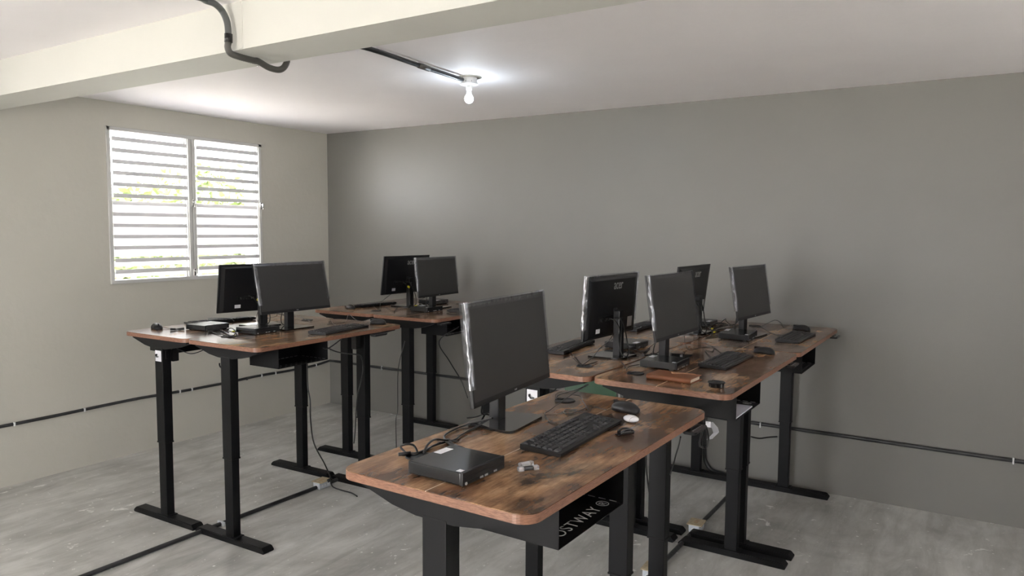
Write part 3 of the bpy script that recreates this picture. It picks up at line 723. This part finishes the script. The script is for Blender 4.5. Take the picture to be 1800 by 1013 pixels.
mouse(1.335, -1.045, math.pi-.5, 'mouse at the near corner of the room-corner desk', cord=[(1.459, -1.064, 1.147), (1.393, -0.925, 1.140), (1.299, -0.778, 1.150), (1.410, -0.858, 1.140), (1.578, -1.000, 1.140)])

# ---------------------------------------------------------------- loose cables on the desks
def cable(name, pts, r, label, m=None, group=None, ends=None):
    o = obj(name, MB().tube(pts, r, 7, 6), m or RUBBER); tag(o, label, 'cable', group); return o
def plugged(name, paths, r, label, plugs=(), yellow=None):
    t = thing(name, label, 'cable', paths[0][0]); M = Matrix.Translation(t.location).inverted()
    for p in paths: o = obj('cord', MB().tube(p, r, 7, 6), RUBBER, t); o.matrix_parent_inverse = M
    for (a, b2, rr) in plugs:
        o = obj('plug', MB().cyl(a, b2, rr, rr*.8, 10), BLACKP, t); o.matrix_parent_inverse = M
    if yellow:
        for yc in yellow:
            m = MB(); m.box(yc[0]-.006, yc[0]+.006, yc[1]-.012, yc[1]+.012, yc[2]-.004, yc[2]+.005, bev=.002); o = obj('cable_tag', m, YELLOW, t); o.matrix_parent_inverse = M
plugged('power_cable', [[(4.251, -3.368, 1.170), (4.196, -3.373, 1.150), (4.169, -3.423, 1.142), (4.181, -3.519, 1.142), (4.211, -3.566, 1.142), (4.262, -3.597, 1.142), (4.313, -3.636, 1.145)],
    [(4.229, -3.362, 1.160), (4.212, -3.410, 1.142), (4.226, -3.504, 1.142), (4.240, -3.554, 1.142), (4.230, -3.597, 1.142), (4.227, -3.647, 1.142), (4.245, -3.708, 1.142)],
    [(4.259, -3.563, 1.142), (4.246, -3.612, 1.155), (4.250, -3.665, 1.170), (4.244, -3.689, 1.160), (4.242, -3.704, 1.142)],
    [(4.227, -3.714, 1.142), (4.208, -3.706, 1.155), (4.203, -3.730, 1.165), (4.180, -3.732, 1.155), (4.198, -3.733, 1.142), (4.225, -3.741, 1.142)],
    [(4.212, -3.743, 1.142), (4.232, -3.717, 1.142), (4.228, -3.661, 1.142), (4.229, -3.609, 1.145)]], .0032,
    'tangle of black cables behind the computer on the nearest desk', plugs=[((4.227, -3.743, 1.146), (4.205, -3.770, 1.146), .006), ((4.236, -3.588, 1.146), (4.294, -3.626, 1.146), .007), ((4.295, -3.628, 1.150), (4.332, -3.637, 1.150), .006)])
plugged('usb_cable', [[(4.234, -2.926, 1.140), (4.233, -2.893, 1.155), (4.282, -2.909, 1.175), (4.322, -2.918, 1.190), (4.347, -2.890, 1.205)]], .0024, 'black cable rising from the far desk hole of the nearest desk, pale tip', plugs=[((4.340, -2.903, 1.200), (4.353, -2.892, 1.208), .0036)])
plugged('power_cable', [[(4.008, -1.886, 1.280), (3.994, -1.948, 1.220), (3.917, -1.884, 1.170), (3.982, -2.100, 1.160), (3.988, -2.220, 1.140)], [(4.001, -2.247, 1.140), (3.946, -2.220, 1.160), (3.905, -2.184, 1.170)], [(4.001, -2.247, 1.140), (4.006, -2.185, 1.142), (4.011, -2.109, 1.142)],
    [(3.993, -1.800, 1.160), (3.995, -1.678, 1.150), (4.042, -1.698, 1.145), (4.086, -1.712, 1.145), (4.089, -1.578, 1.170)]], .0022, 'thin cables at the desk hole below the stickered monitor', plugs=[((4.127, -1.827, 1.147), (4.103, -1.686, 1.155), .008), ((4.002, -1.726, 1.160), (4.044, -1.719, 1.160), .008)])
plugged('power_cable', [[(4.213, -2.221, 1.140), (4.180, -2.172, 1.150), (4.153, -2.151, 1.160)], [(4.211, -2.222, 1.140), (4.198, -2.161, 1.145), (4.208, -2.064, 1.142)]], .0022, 'short cable pair at the desk hole beside the leather notebook')
plugged('power_cable', [[(4.014, -0.671, 1.200), (4.022, -0.506, 1.150), (4.111, -0.645, 1.142), (4.183, -0.724, 1.142)], [(4.101, -0.750, 1.142), (4.122, -0.609, 1.150), (4.140, -0.458, 1.150), (4.167, -0.330, 1.150), (4.227, -0.482, 1.200)], [(4.170, -0.856, 1.142), (4.159, -0.683, 1.150), (4.213, -0.645, 1.150), (4.220, -0.881, 1.142), (4.180, -0.996, 1.142)],
    [(4.091, -0.457, 1.150), (4.077, -0.247, 1.170), (4.107, -0.320, 1.160), (4.177, -0.392, 1.142), (4.192, -0.310, 1.142)], [(4.045, -0.624, 1.142), (4.077, -0.562, 1.160), (4.097, -0.403, 1.160), (4.168, -0.438, 1.150)]], .0034,
    'thick tangle of black cables between the two right-hand rear desks', plugs=[((4.022, -0.506, 1.150), (4.119, -0.645, 1.150), .008), ((4.117, -0.544, 1.150), (4.134, -0.426, 1.150), .009)], yellow=[(4.136, -0.725, 1.160), (4.174, -0.800, 1.150)])
plugged('power_cable', [[(1.572, -2.419, 1.140), (1.747, -2.500, 1.142), (1.899, -2.567, 1.142), (1.889, -2.528, 1.150), (1.722, -2.466, 1.150)], [(1.685, -2.478, 1.145), (1.688, -2.423, 1.160), (1.821, -2.488, 1.150), (1.886, -2.576, 1.142), (1.820, -2.566, 1.142)], [(1.606, -2.508, 1.142), (1.752, -2.555, 1.142), (1.819, -2.538, 1.142)], [(1.005, -2.097, 1.140), (1.260, -2.119, 1.160), (1.325, -2.124, 1.142)]], .003,
    'tangle of black and grey cables between the two computers of the left cluster', plugs=[((1.626, -2.538, 1.147), (1.635, -2.465, 1.150), .006)], yellow=[(1.768, -2.464, 1.150)])
plugged('adapter_plug', [[(1.360, -2.573, 1.144), (1.359, -2.541, 1.144)]], .004, 'bow-shaped black plug between the mouse and computer on the leftmost desk', plugs=[((1.349, -2.607, 1.147), (1.364, -2.579, 1.145), .008), ((1.396, -2.542, 1.147), (1.375, -2.571, 1.145), .008)])
plugged('power_cable', [[(1.402, -1.915, 1.150), (1.346, -1.789, 1.150), (1.379, -1.806, 1.170), (1.407, -1.745, 1.150), (1.482, -1.734, 1.150)], [(1.455, -1.710, 1.150), (1.600, -1.763, 1.145), (1.704, -1.796, 1.140)]], .0022, 'thin cables between the stands of the two left cluster monitors', plugs=())
plugged('power_cable', [[(1.620, -1.020, 1.140), (1.403, -0.775, 1.170), (1.443, -0.771, 1.200), (1.485, -0.721, 1.250)], [(1.497, -0.818, 1.142), (1.737, -1.007, 1.142), (1.699, -0.884, 1.142), (1.701, -0.777, 1.142)], [(1.800, -1.059, 1.142), (1.626, -0.814, 1.145), (1.651, -0.760, 1.142), (1.751, -0.794, 1.142)]], .0022,
    'thin cables running to the desk hole on the room-corner desk', yellow=[(1.747, -0.741, 1.160)])
plugged('power_cable', [[(1.519, -0.437, 1.150), (1.429, -0.251, 1.170), (1.534, -0.302, 1.150), (1.699, -0.560, 1.142), (1.600, -0.498, 1.150)], [(1.569, -0.276, 1.150), (1.674, -0.324, 1.150), (1.707, -0.303, 1.160), (1.638, -0.229, 1.170)]], .003, 'black cables bunched behind the rear monitors near the room corner', plugs=[((1.605, -0.313, 1.150), (1.674, -0.324, 1.150), .007)])

# ---------------------------------------------------------------- small things on the nearest desk and its neighbour
t = thing('earbud_case', 'white rounded earbud case lying beside the black mouse', 'earbud case', (4.592, -3.052, DH), -.5)
def ell(a, b2, h, z0=0):
    m = MB(); m.lathe([(0, 0)]+[(math.sin(u), h/2-math.cos(u)*h/2) for u in [i*math.pi/12 for i in range(1, 12)]]+[(0, h)], 28, sx=a, sy=b2); return m
obj('case_shell', ell(.030, .0235, .0235), EARBUD, t); mm = MB(); mm.tube([(.030*.55*1.0, .0235*math.cos(a)*.84, .01175+.01175*math.sin(a)*.84) for a in [i*math.pi/10 for i in range(-1, 12)]], .0004, 5, 1); obj('lid_seam', mm, SILVER2, t)
t = thing('hair_clip', 'small glossy black clip lying near the white earbud case', 'clip', (4.640, -3.205, DH), 1.0)
m = MB(); m.box(-.026, .026, -.011, .011, .002, .013, bev=.004, seg=3); obj('clip_body', m, BLACKG, t)
m = MB(); m.tube([(-.024, -.008, .012), (-.01, -.009, .018), (.012, -.008, .018), (.026, -.006, .010)], .003, 6); m.tube([(-.024, .008, .012), (-.01, .009, .018), (.012, .008, .018), (.026, .006, .010)], .003, 6); m.box(-.034, -.024, -.009, .009, 0, .006, bev=.002); obj('clip_arm', m, BLACKG, t)
t = thing('usb_stick', 'black stick with clear end caps lying before the nearest computer', 'usb stick', (4.562, -3.665, DH), .95)
m = MB(); m.box(-.013, .016, -.0065, .0065, .001, .010, bev=.002, seg=2); obj('stick_body', m, BLACKG, t)
m = MB(); m.box(-.028, -.012, -.0075, .0075, 0, .011, bev=.002, seg=2); m.box(.015, .031, -.0075, .0075, 0, .011, bev=.002, seg=2); obj('end_cap', m, CLEAR, t)
t = thing('usb_stick', 'clear plastic stick lying behind the black one before the nearest computer', 'usb stick', (4.540, -3.640, DH), 1.15)
m = MB(); m.box(-.02, .024, -.0065, .0065, 0, .012, bev=.003, seg=2); obj('stick_body', m, CLEAR, t)
m = MB(); m.box(-.012, .014, -.004, .004, .003, .008, bev=.001); obj('stick_core', m, WPLAST, t)
# leather notebook : spine along the near side
t = thing('notebook', 'tan leather notebook with wrap cord and cream pages', 'notebook', (4.455, -2.337, DH), -.06)
m = MB(); N = 10; W2 = .10; hT = .021
def cover(y0, th):
    out = []
    for i in range(N+1): a = math.pi/2+math.pi*i/N; out.append((y0+math.cos(a)*.0105, .0105+math.sin(a)*.0105))
    return out
outer = [(.115, .021)]+[(math.cos(a)*.0105, .0105+math.sin(a)*.0105) for a in [math.pi/2+math.pi*i/N for i in range(N+1)]]+[(.118, 0)]
inner = [(.118, .0022)]+[(math.cos(a)*.0083, .0105+math.sin(a)*.0083) for a in [math.pi*1.5-math.pi*i/N for i in range(N+1)]]+[(.115, .0188)]
m.prism(outer+inner, -.10, .10, 'x'); m.bm.normal_update(); obj('leather_cover', m, LEATHER, t, loc=(0, -.0, 0))
m = MB(); m.prism([(.002, .0035), (.102, .0035), (.104, .0165), (.004, .0165)], -.092, .094, 'x'); obj('pages', m, PAGES, t)
m = MB(); m.tube([(.03, .118, .012), (.028, .10, .0225), (.0, .06, .023), (-.02, .075, .0235), (.02, .085, .0235), (.07, .10, .0235), (.085, .085, .0235)], .0013, 6); m.tube([(-.03, .115, .018), (-.03, .09, .024), (-.015, .07, .027), (0, .06, .0235)], .0013, 6); obj('wrap_cord', m, CORD, t)
t = thing('grommet_cap', 'round black desk-hole cap lying loose beside the leather notebook', 'cap', (4.658, -2.336, DH), .2)
m = MB(); m.lathe([(0, 0), (.028, 0), (.029, .002), (.029, .017), (.035, .018), (.0355, .020), (.034, .0215), (.0, .0215)], 28); obj('cap_rim', m, BLACKP, t)
m = MB()
for k in range(8):
    a = k*math.pi/4; m.box(.0285, .0305, -.004, .004, .003, .016, M=Matrix.Rotation(a, 4, 'Z'))
obj('cap_rib', m, BLACKG, t)
# papers in the tray of the notebook desk
m = MB(); m.box(4.525, 4.727, -2.285, -2.03, 1.0015+.0, 1.0065); tag(obj('paper_sheet', m, PAPER), 'white paper sheets lying in the tray under the notebook desk', 'paper')

# ---------------------------------------------------------------- green chair behind the desks
t = thing('chair', 'green chair with chrome frame, glimpsed between the desks before the grey wall', 'chair', (3.26, -.62, 0), 0)
m = MB(); N = 10
for s in range(1):
    pts = [(-.20+.40*i/N, -.02+.025*(2*i/N-1)**2*-1) for i in range(N+1)]
    m.prism([(x_, y_) for x_, y_ in pts]+[(x_, y_+.012) for x_, y_ in reversed(pts)], .50, .84, 'z')
obj('backrest', m, GREENP, t)
m = MB(); m.prism(rrect(.42, .40, .05, 5, 0, .22), .43, .455, 'z'); obj('seat', m, GREENP, t)
for sx in (-1, 1):
    m = MB(); m.tube([(sx*.235, -.02, 0.0), (sx*.225, -.0, .42), (sx*.212, -.015, .6), (sx*.205, -.02, .82)], .011, 10, 4); obj('leg', m, CHROME, t)
    m = MB(); m.tube([(sx*.21, .02, .44), (sx*.2, .38, .43), (sx*.215, .43, .2), (sx*.22, .45, 0)], .011, 10, 4); obj('leg', m, CHROME, t)

# ---------------------------------------------------------------- conduits, boxes, lamp
def clampm(x, y, z, ax):
    m = MB()
    if ax == 'x': m.box(x-.002, x+.014, y-.006, y+.006, z-.015, z+.013, bev=.002)
    else: m.box(x-.005, x+.005, y-.014, y+.002, z-.022, z+.016, bev=.002)
    return m
t = thing('wall_conduit', 'thin dark conduit along the foot of the cream wall', 'conduit', (0.012, -3, .43))
M = Matrix.Translation(t.location).inverted()
pts = []
random.seed(9)
for i in range(41):
    y_ = -8.0+i*.2; pts.append((.011, y_, .424+.006*math.sin(y_*2.1)+.004*math.sin(y_*5.3)+random.uniform(-.002, .002)))
pts[-1] = (.011, -.012, .437)
o = obj('pipe', MB().tube(pts, .0115, 10, 3), PVCD, t); o.matrix_parent_inverse = M
for y_ in (-3.4, -2.92, -2.45, -1.68, -1.57, -1.22, -1.02, -.86, -.7, -.46, -.2):
    o = obj('clamp', clampm(.012, y_, .425+.006*math.sin(y_*2.1)+.004*math.sin(y_*5.3), 'x'), CREAM2 if False else PVCD if y_ in (-1.02, -.46) else WPLAST, t); o.matrix_parent_inverse = M
    o.scale = (1, 1, 1)
t = thing('wall_conduit', 'straight dark conduit along the foot of the grey wall', 'conduit', (3, -.012, .43))
M = Matrix.Translation(t.location).inverted()
o = obj('pipe', MB().tube([(.012, -.012, .437), (1.0, -.013, .44), (2.7, -.013, .443), (4.0, -.013, .418), (4.9, -.013, .413), (5.8, -.013, .41), (RX, -.013, .405)], .0125, 10, 6), PVCD, t); o.matrix_parent_inverse = M
for x_ in (.72, 2.1, 4.28, 5.762):
    o = obj('clamp', clampm(x_, -.012, .412+(.03 if x_ < 3 else 0), 'y'), WPLAST, t); o.matrix_parent_inverse = M
o = obj('drop_pipe', MB().tube([(3.885, -.016, .415), (3.885, -.016, .15), (3.90, -.02, .07), (3.95, -.03, .025), (4.05, -.045, .014), (4.14, -.06, .014), (4.19, -.12, .014), (4.193, -.25, .014)], .013, 10, 5), PVCD, t); o.matrix_parent_inverse = M
def floor_run(x_, y0, y1, label, boxes, clamps=()):
    t = thing('floor_conduit', label, 'conduit', (x_, y0, 0)); M = Matrix.Translation(t.location).inverted()
    cuts = [y0]+[v for b_ in sorted(boxes) for v in (b_-.05, b_+.05)]+[y1]
    for a, b2 in zip(cuts[::2], cuts[1::2]):
        o = obj('pipe', MB().tube([(x_, a, .0125), (x_+.003, (a+b2)/2, .0125), (x_, b2, .0125)], .0125, 10, 4), PVCD, t); o.matrix_parent_inverse = M
    for y_ in clamps:
        m = MB(); m.box(x_-.03, x_+.03, y_-.008, y_+.008, 0.0, .027, bev=.003); o = obj('clamp', m, BOXM, t); o.matrix_parent_inverse = M
floor_run(1.792, RY, -.35, 'dark conduit crossing the floor below the left cluster', (-1.80,), (-2.60,))
floor_run(4.19, RY, -.25, 'dark conduit crossing the floor below the right cluster', (-1.80, -1.10))
def jbox(x_, y_, label, lid_off=False):
    t = thing('junction_box', label, 'junction box', (x_, y_, 0), 0)
    m = MB(); m.box(-.032, .032, -.05, .05, 0, .045, bev=.003); obj('box_body', m, BOXM, t)
    m = MB()
    for k in (-.025, 0, .025): m.cyl((.0315, k, .022), (.0335, k, .022), .006, n=10)
    m.cyl((0, -.052, .0125), (0, -.049, .0125), .017, n=12); m.cyl((0, .049, .0125), (0, .052, .0125), .017, n=12); obj('knockout', m, WPLAST, t)
    m = MB(); m.box(-.045, .045, -.055, .055, .045, .050, bev=.001); obj('lid', m, BOXLID, t, rot=(0, .0, .06))
    m = MB(); m.tube([(-.012, -.012, .051), (0, -.016, .0515), (.01, -.01, .0515), (.0, 0, .0515), (-.01, .01, .0515), (.002, .016, .0515), (.012, .012, .0515)], .0012, 5); obj('lid_mark', m, CORD, t)
    return t
j1 = jbox(1.79, -1.80, 'small pale junction box on the floor below the left cluster'); 
j2 = jbox(4.19, -1.10, 'wood-lidded junction box on the floor between the legs of the right cluster')
j3 = jbox(4.19, -1.80, 'wood-lidded junction box low behind the nearest desk, holding an upright plug')
plugged('extension_plug', [[(4.19, -1.80, .055), (4.20, -1.80, .16), (4.19, -1.82, .35), (4.17, -1.86, .6), (4.20, -1.9, .8), (4.3, -1.93, 1.0)], [(4.20, -1.78, .055), (4.215, -1.78, .15), (4.21, -1.80, .33), (4.22, -1.83, .55), (4.26, -1.88, .8), (4.35, -1.9, 1.0)]], .0045,
    'black leads rising from the floor box behind the nearest desk', plugs=[((4.19, -1.80, .05), (4.20, -1.80, .13), .018)])
plugged('hanging_cable', [[(2.198, -2.283, 0.970), (2.188, -2.272, 0.830), (2.218, -2.283, 0.750), (2.191, -2.256, 0.620), (2.049, -2.102, 0.420), (1.887, -1.866, 0.200), (1.895, -1.824, 0.100), (1.880, -1.805, 0.060)], [(1.880, -1.805, 0.060), (1.912, -1.816, 0.030), (1.967, -1.792, 0.010), (2.060, -1.789, 0.008), (2.136, -1.815, 0.008)]], .0045,
    'black lead hanging from the left cluster desk down to its floor box', plugs=[((1.864, -1.816, 0.060), (1.874, -1.789, 0.070), .012)])
plugged('hanging_cable', [[(2.234, -2.189, 1.070), (2.270, -2.123, 1.030), (2.343, -2.101, 1.020), (2.365, -2.017, 1.000), (2.353, -1.977, 0.940), (2.343, -1.977, 0.850), (2.241, -1.914, 0.700), (2.204, -1.898, 0.470), (2.208, -1.914, 0.400)], [(2.298, -2.249, 1.070), (2.335, -2.249, 1.070), (2.325, -2.175, 1.090), (2.268, -2.072, 1.100)]], .004,
    'black lead looping from the front left tray past the far leg')
plugged('hanging_cable', [[(2.212, -1.417, 1.000), (2.168, -1.438, 0.800), (2.110, -1.380, 0.500), (1.925, -1.189, 0.350), (1.990, -1.258, 0.120)]], .003, 'thin black lead beside the leg of the rear left cluster desk')
plugged('hanging_cable', [[(2.29, -.9, 1.05), (2.405, -1.282, 1.000), (2.426, -1.194, 0.850), (2.471, -1.113, 0.700), (2.566, -1.168, 0.600)]], .004, 'black lead slanting down behind the nearest monitor toward the grey wall')
plugged('hanging_cable', [[(1.378, -2.607, 1.040), (1.531, -2.659, 1.040), (1.686, -2.700, 1.040), (1.714, -2.656, 1.050), (1.728, -2.620, 1.070)], [(1.754, -2.627, 1.070), (1.797, -2.647, 1.050), (1.841, -2.641, 1.040), (1.884, -2.635, 1.040)], [(1.765, -2.620, 1.070), (1.813, -2.636, 1.050), (1.845, -2.614, 1.050)]], .0028, 'thin leads drooping under the front ends of the left cluster desks')
plugged('hanging_cable', [[(3.799, -2.216, 1.050), (3.886, -2.249, 1.090), (3.901, -2.192, 1.110)], [(3.731, -2.277, 0.980), (3.790, -2.270, 1.000), (3.848, -2.261, 1.000), (3.867, -2.231, 1.030), (3.913, -2.247, 1.060)]], .003, 'black leads under the desk left of the leather notebook')
plugged('hanging_cable', [[(4.296, -0.329, 0.400), (4.337, -0.267, 0.380), (4.378, -0.206, 0.380), (4.426, -0.157, 0.380)]], .005, 'black cable hanging low before the grey wall, right of the notebook desk leg')
plugged('hanging_cable', [[(4.733, -2.967, 1.090), (4.685, -2.848, 1.020), (4.645, -2.760, 0.960), (4.608, -2.679, 0.900), (4.539, -2.524, 0.800)]], .0025, 'thin lead hanging from the control panel of the nearest desk')
plugged('hanging_cable', [[(4.710, -2.645, 1.060), (4.659, -2.536, 0.950), (4.656, -2.481, 0.920), (4.675, -2.490, 0.930), (4.717, -2.614, 1.000), (4.716, -2.644, 1.050)]], .004, 'black cable loop below the far corner of the nearest desk')
t = thing('cable_label', 'crumpled white paper tag hanging at the far corner of the nearest desk', 'tag', (0, 0, 0)); t.location = (4.675, -2.431, 0.980)
M_ = Matrix.Translation(t.location).inverted()
m = MB(); P0 = [(4.694, -2.489, 1.030), (4.703, -2.450, 1.000), (4.700, -2.422, 0.975), (4.688, -2.426, 0.960), (4.670, -2.411, 0.940)]; P0 = [Vector(p) for p in P0]
for a, b2 in zip(P0, P0[1:]):
    s_ = Vector((.02, .012, .004)); m.bm.faces.new([m.bm.verts.new(p) for p in (a, a-s_, b2-s_, b2)])
bmesh.ops.solidify(m.bm, geom=m.bm.faces[:], thickness=.001)
o = obj('paper_strip', m, WHITE, t); o.matrix_parent_inverse = M_
m = MB(); q_ = Vector((4.680, -2.494, 1.020)); m.box(q_.x-.012, q_.x+.008, q_.y-.002, q_.y+.002, q_.z-.012, q_.z+.01); o = obj('small_tag', m, WHITE, t); o.matrix_parent_inverse = M_
# flexible conduit crossing the beam
t = thing('flexible_conduit', 'grey flexible conduit drooping from the ceiling around the beam', 'conduit', (2.86, -3.29, 2.6)); M = Matrix.Translation(t.location).inverted()
o = obj('smooth_pipe', MB().tube([(2.77, -3.75, H-.015), (2.79, -3.55, H-.015), (2.856, -3.422, 2.690), (2.843, -3.369, 2.690), (2.855, -3.336, 2.683), (2.846, -3.295, 2.665), (2.868, -3.290, 2.62), (2.873, -3.288, 2.568)], .0135, 14, 8), PVC, t); o.matrix_parent_inverse = M
o = obj('tape_wrap', MB().cyl((2.873, -3.288, 2.572), (2.872, -3.288, 2.537), .0165, n=16), TAPE, t); o.matrix_parent_inverse = M
o = obj('corrugated_pipe', MB().tube([(2.872, -3.288, 2.54), (2.866, -3.288, 2.518), (2.866, -3.275, 2.497), (2.873, -3.24, 2.489), (2.866, -3.16, 2.489), (2.862, -3.13, 2.491), (2.85, -3.06, 2.478), (2.85, -3.00, 2.482), (2.85, -2.965, 2.52), (2.84, -2.94, 2.60), (2.82, -2.90, 2.67), (2.80, -2.84, 2.69), (2.8, -2.75, 2.692)], .0135, 12, 14, wob=.06), CORR, t); o.matrix_parent_inverse = M
m = MB(); m.cyl((2.855, -3.135, 2.471), (2.868, -3.135, 2.471), .003, n=8); o = obj('fixing_screw', m, CHROME, t); o.matrix_parent_inverse = M
t = thing('ceiling_conduit', 'dark conduit running along the ceiling to the bulb', 'conduit', (2.83, -2.2, H-.02)); M = Matrix.Translation(t.location).inverted()
o = obj('pipe', MB().tube([(2.80, -2.75, 2.69), (2.868, -2.45, 2.684), (2.843, -2.0, 2.682), (2.826, -1.59, 2.680)], .0125, 12, 4), PVCD, t); o.matrix_parent_inverse = M
o = obj('coupling', MB().cyl((2.845, -2.03, 2.682), (2.840, -1.93, 2.681), .0155, n=14), CORR, t); o.matrix_parent_inverse = M
# bulb
t = thing('ceiling_lamp', 'bare glowing bulb in a white socket on the ceiling', 'lamp', (2.828, -1.524, H))
m = MB(); m.lathe([(0, -.004), (.072, -.004), (.074, -.002), (.072, 0), (0, 0)], 32); obj('mounting_disc', m, BOXLID2 if False else CREAM, t, loc=(.006, 0, 0))
m = MB(); m.prism([(.05*math.cos(a), .05*math.sin(a)) for a in [math.pi/8+i*math.pi/4 for i in range(8)]], -.038, -.004, 'z'); obj('octagon_box', m, WPLAST, t)
m = MB()
for k in range(3): m.box(-.006, .006, -.047, -.0455, -.034, -.026, M=Matrix.Rotation(k*math.pi/4-.5, 4, 'Z'))
obj('box_knockout', m, VOID, t)
m = MB(); m.lathe([(0, -.06), (.018, -.06), (.019, -.052), (.03, -.05), (.052, -.048), (.058, -.043), (.054, -.036), (0, -.036)], 28); m.cyl((0, 0, -.082), (0, 0, -.05), .018, .021, n=20); obj('socket', m, WPLAST, t)
m = MB(); m.lathe([(0, -.108), (.018, -.108), (.017, -.095), (.0145, -.08), (0, -.08)], 24); bn = obj('bulb_neck', m, WPLAST, t)
m = MB(); m.lathe([(0, -.158)]+[(.0275*math.sin(a), -.131-.0275*math.cos(a)) for a in [i*math.pi/14 for i in range(1, 11)]]+[(.018, -.108), (0, -.108)], 28); obj('bulb', m, BULB, t)
pl = bpy.data.lights.new('bulb_light', 'POINT'); pl.energy = .14; pl.color = (.72, .86, 1); pl.shadow_soft_size = .03
po = bpy.data.objects.new('bulb_light', pl); C.objects.link(po); po.location = (2.828, -1.524, H-.19)
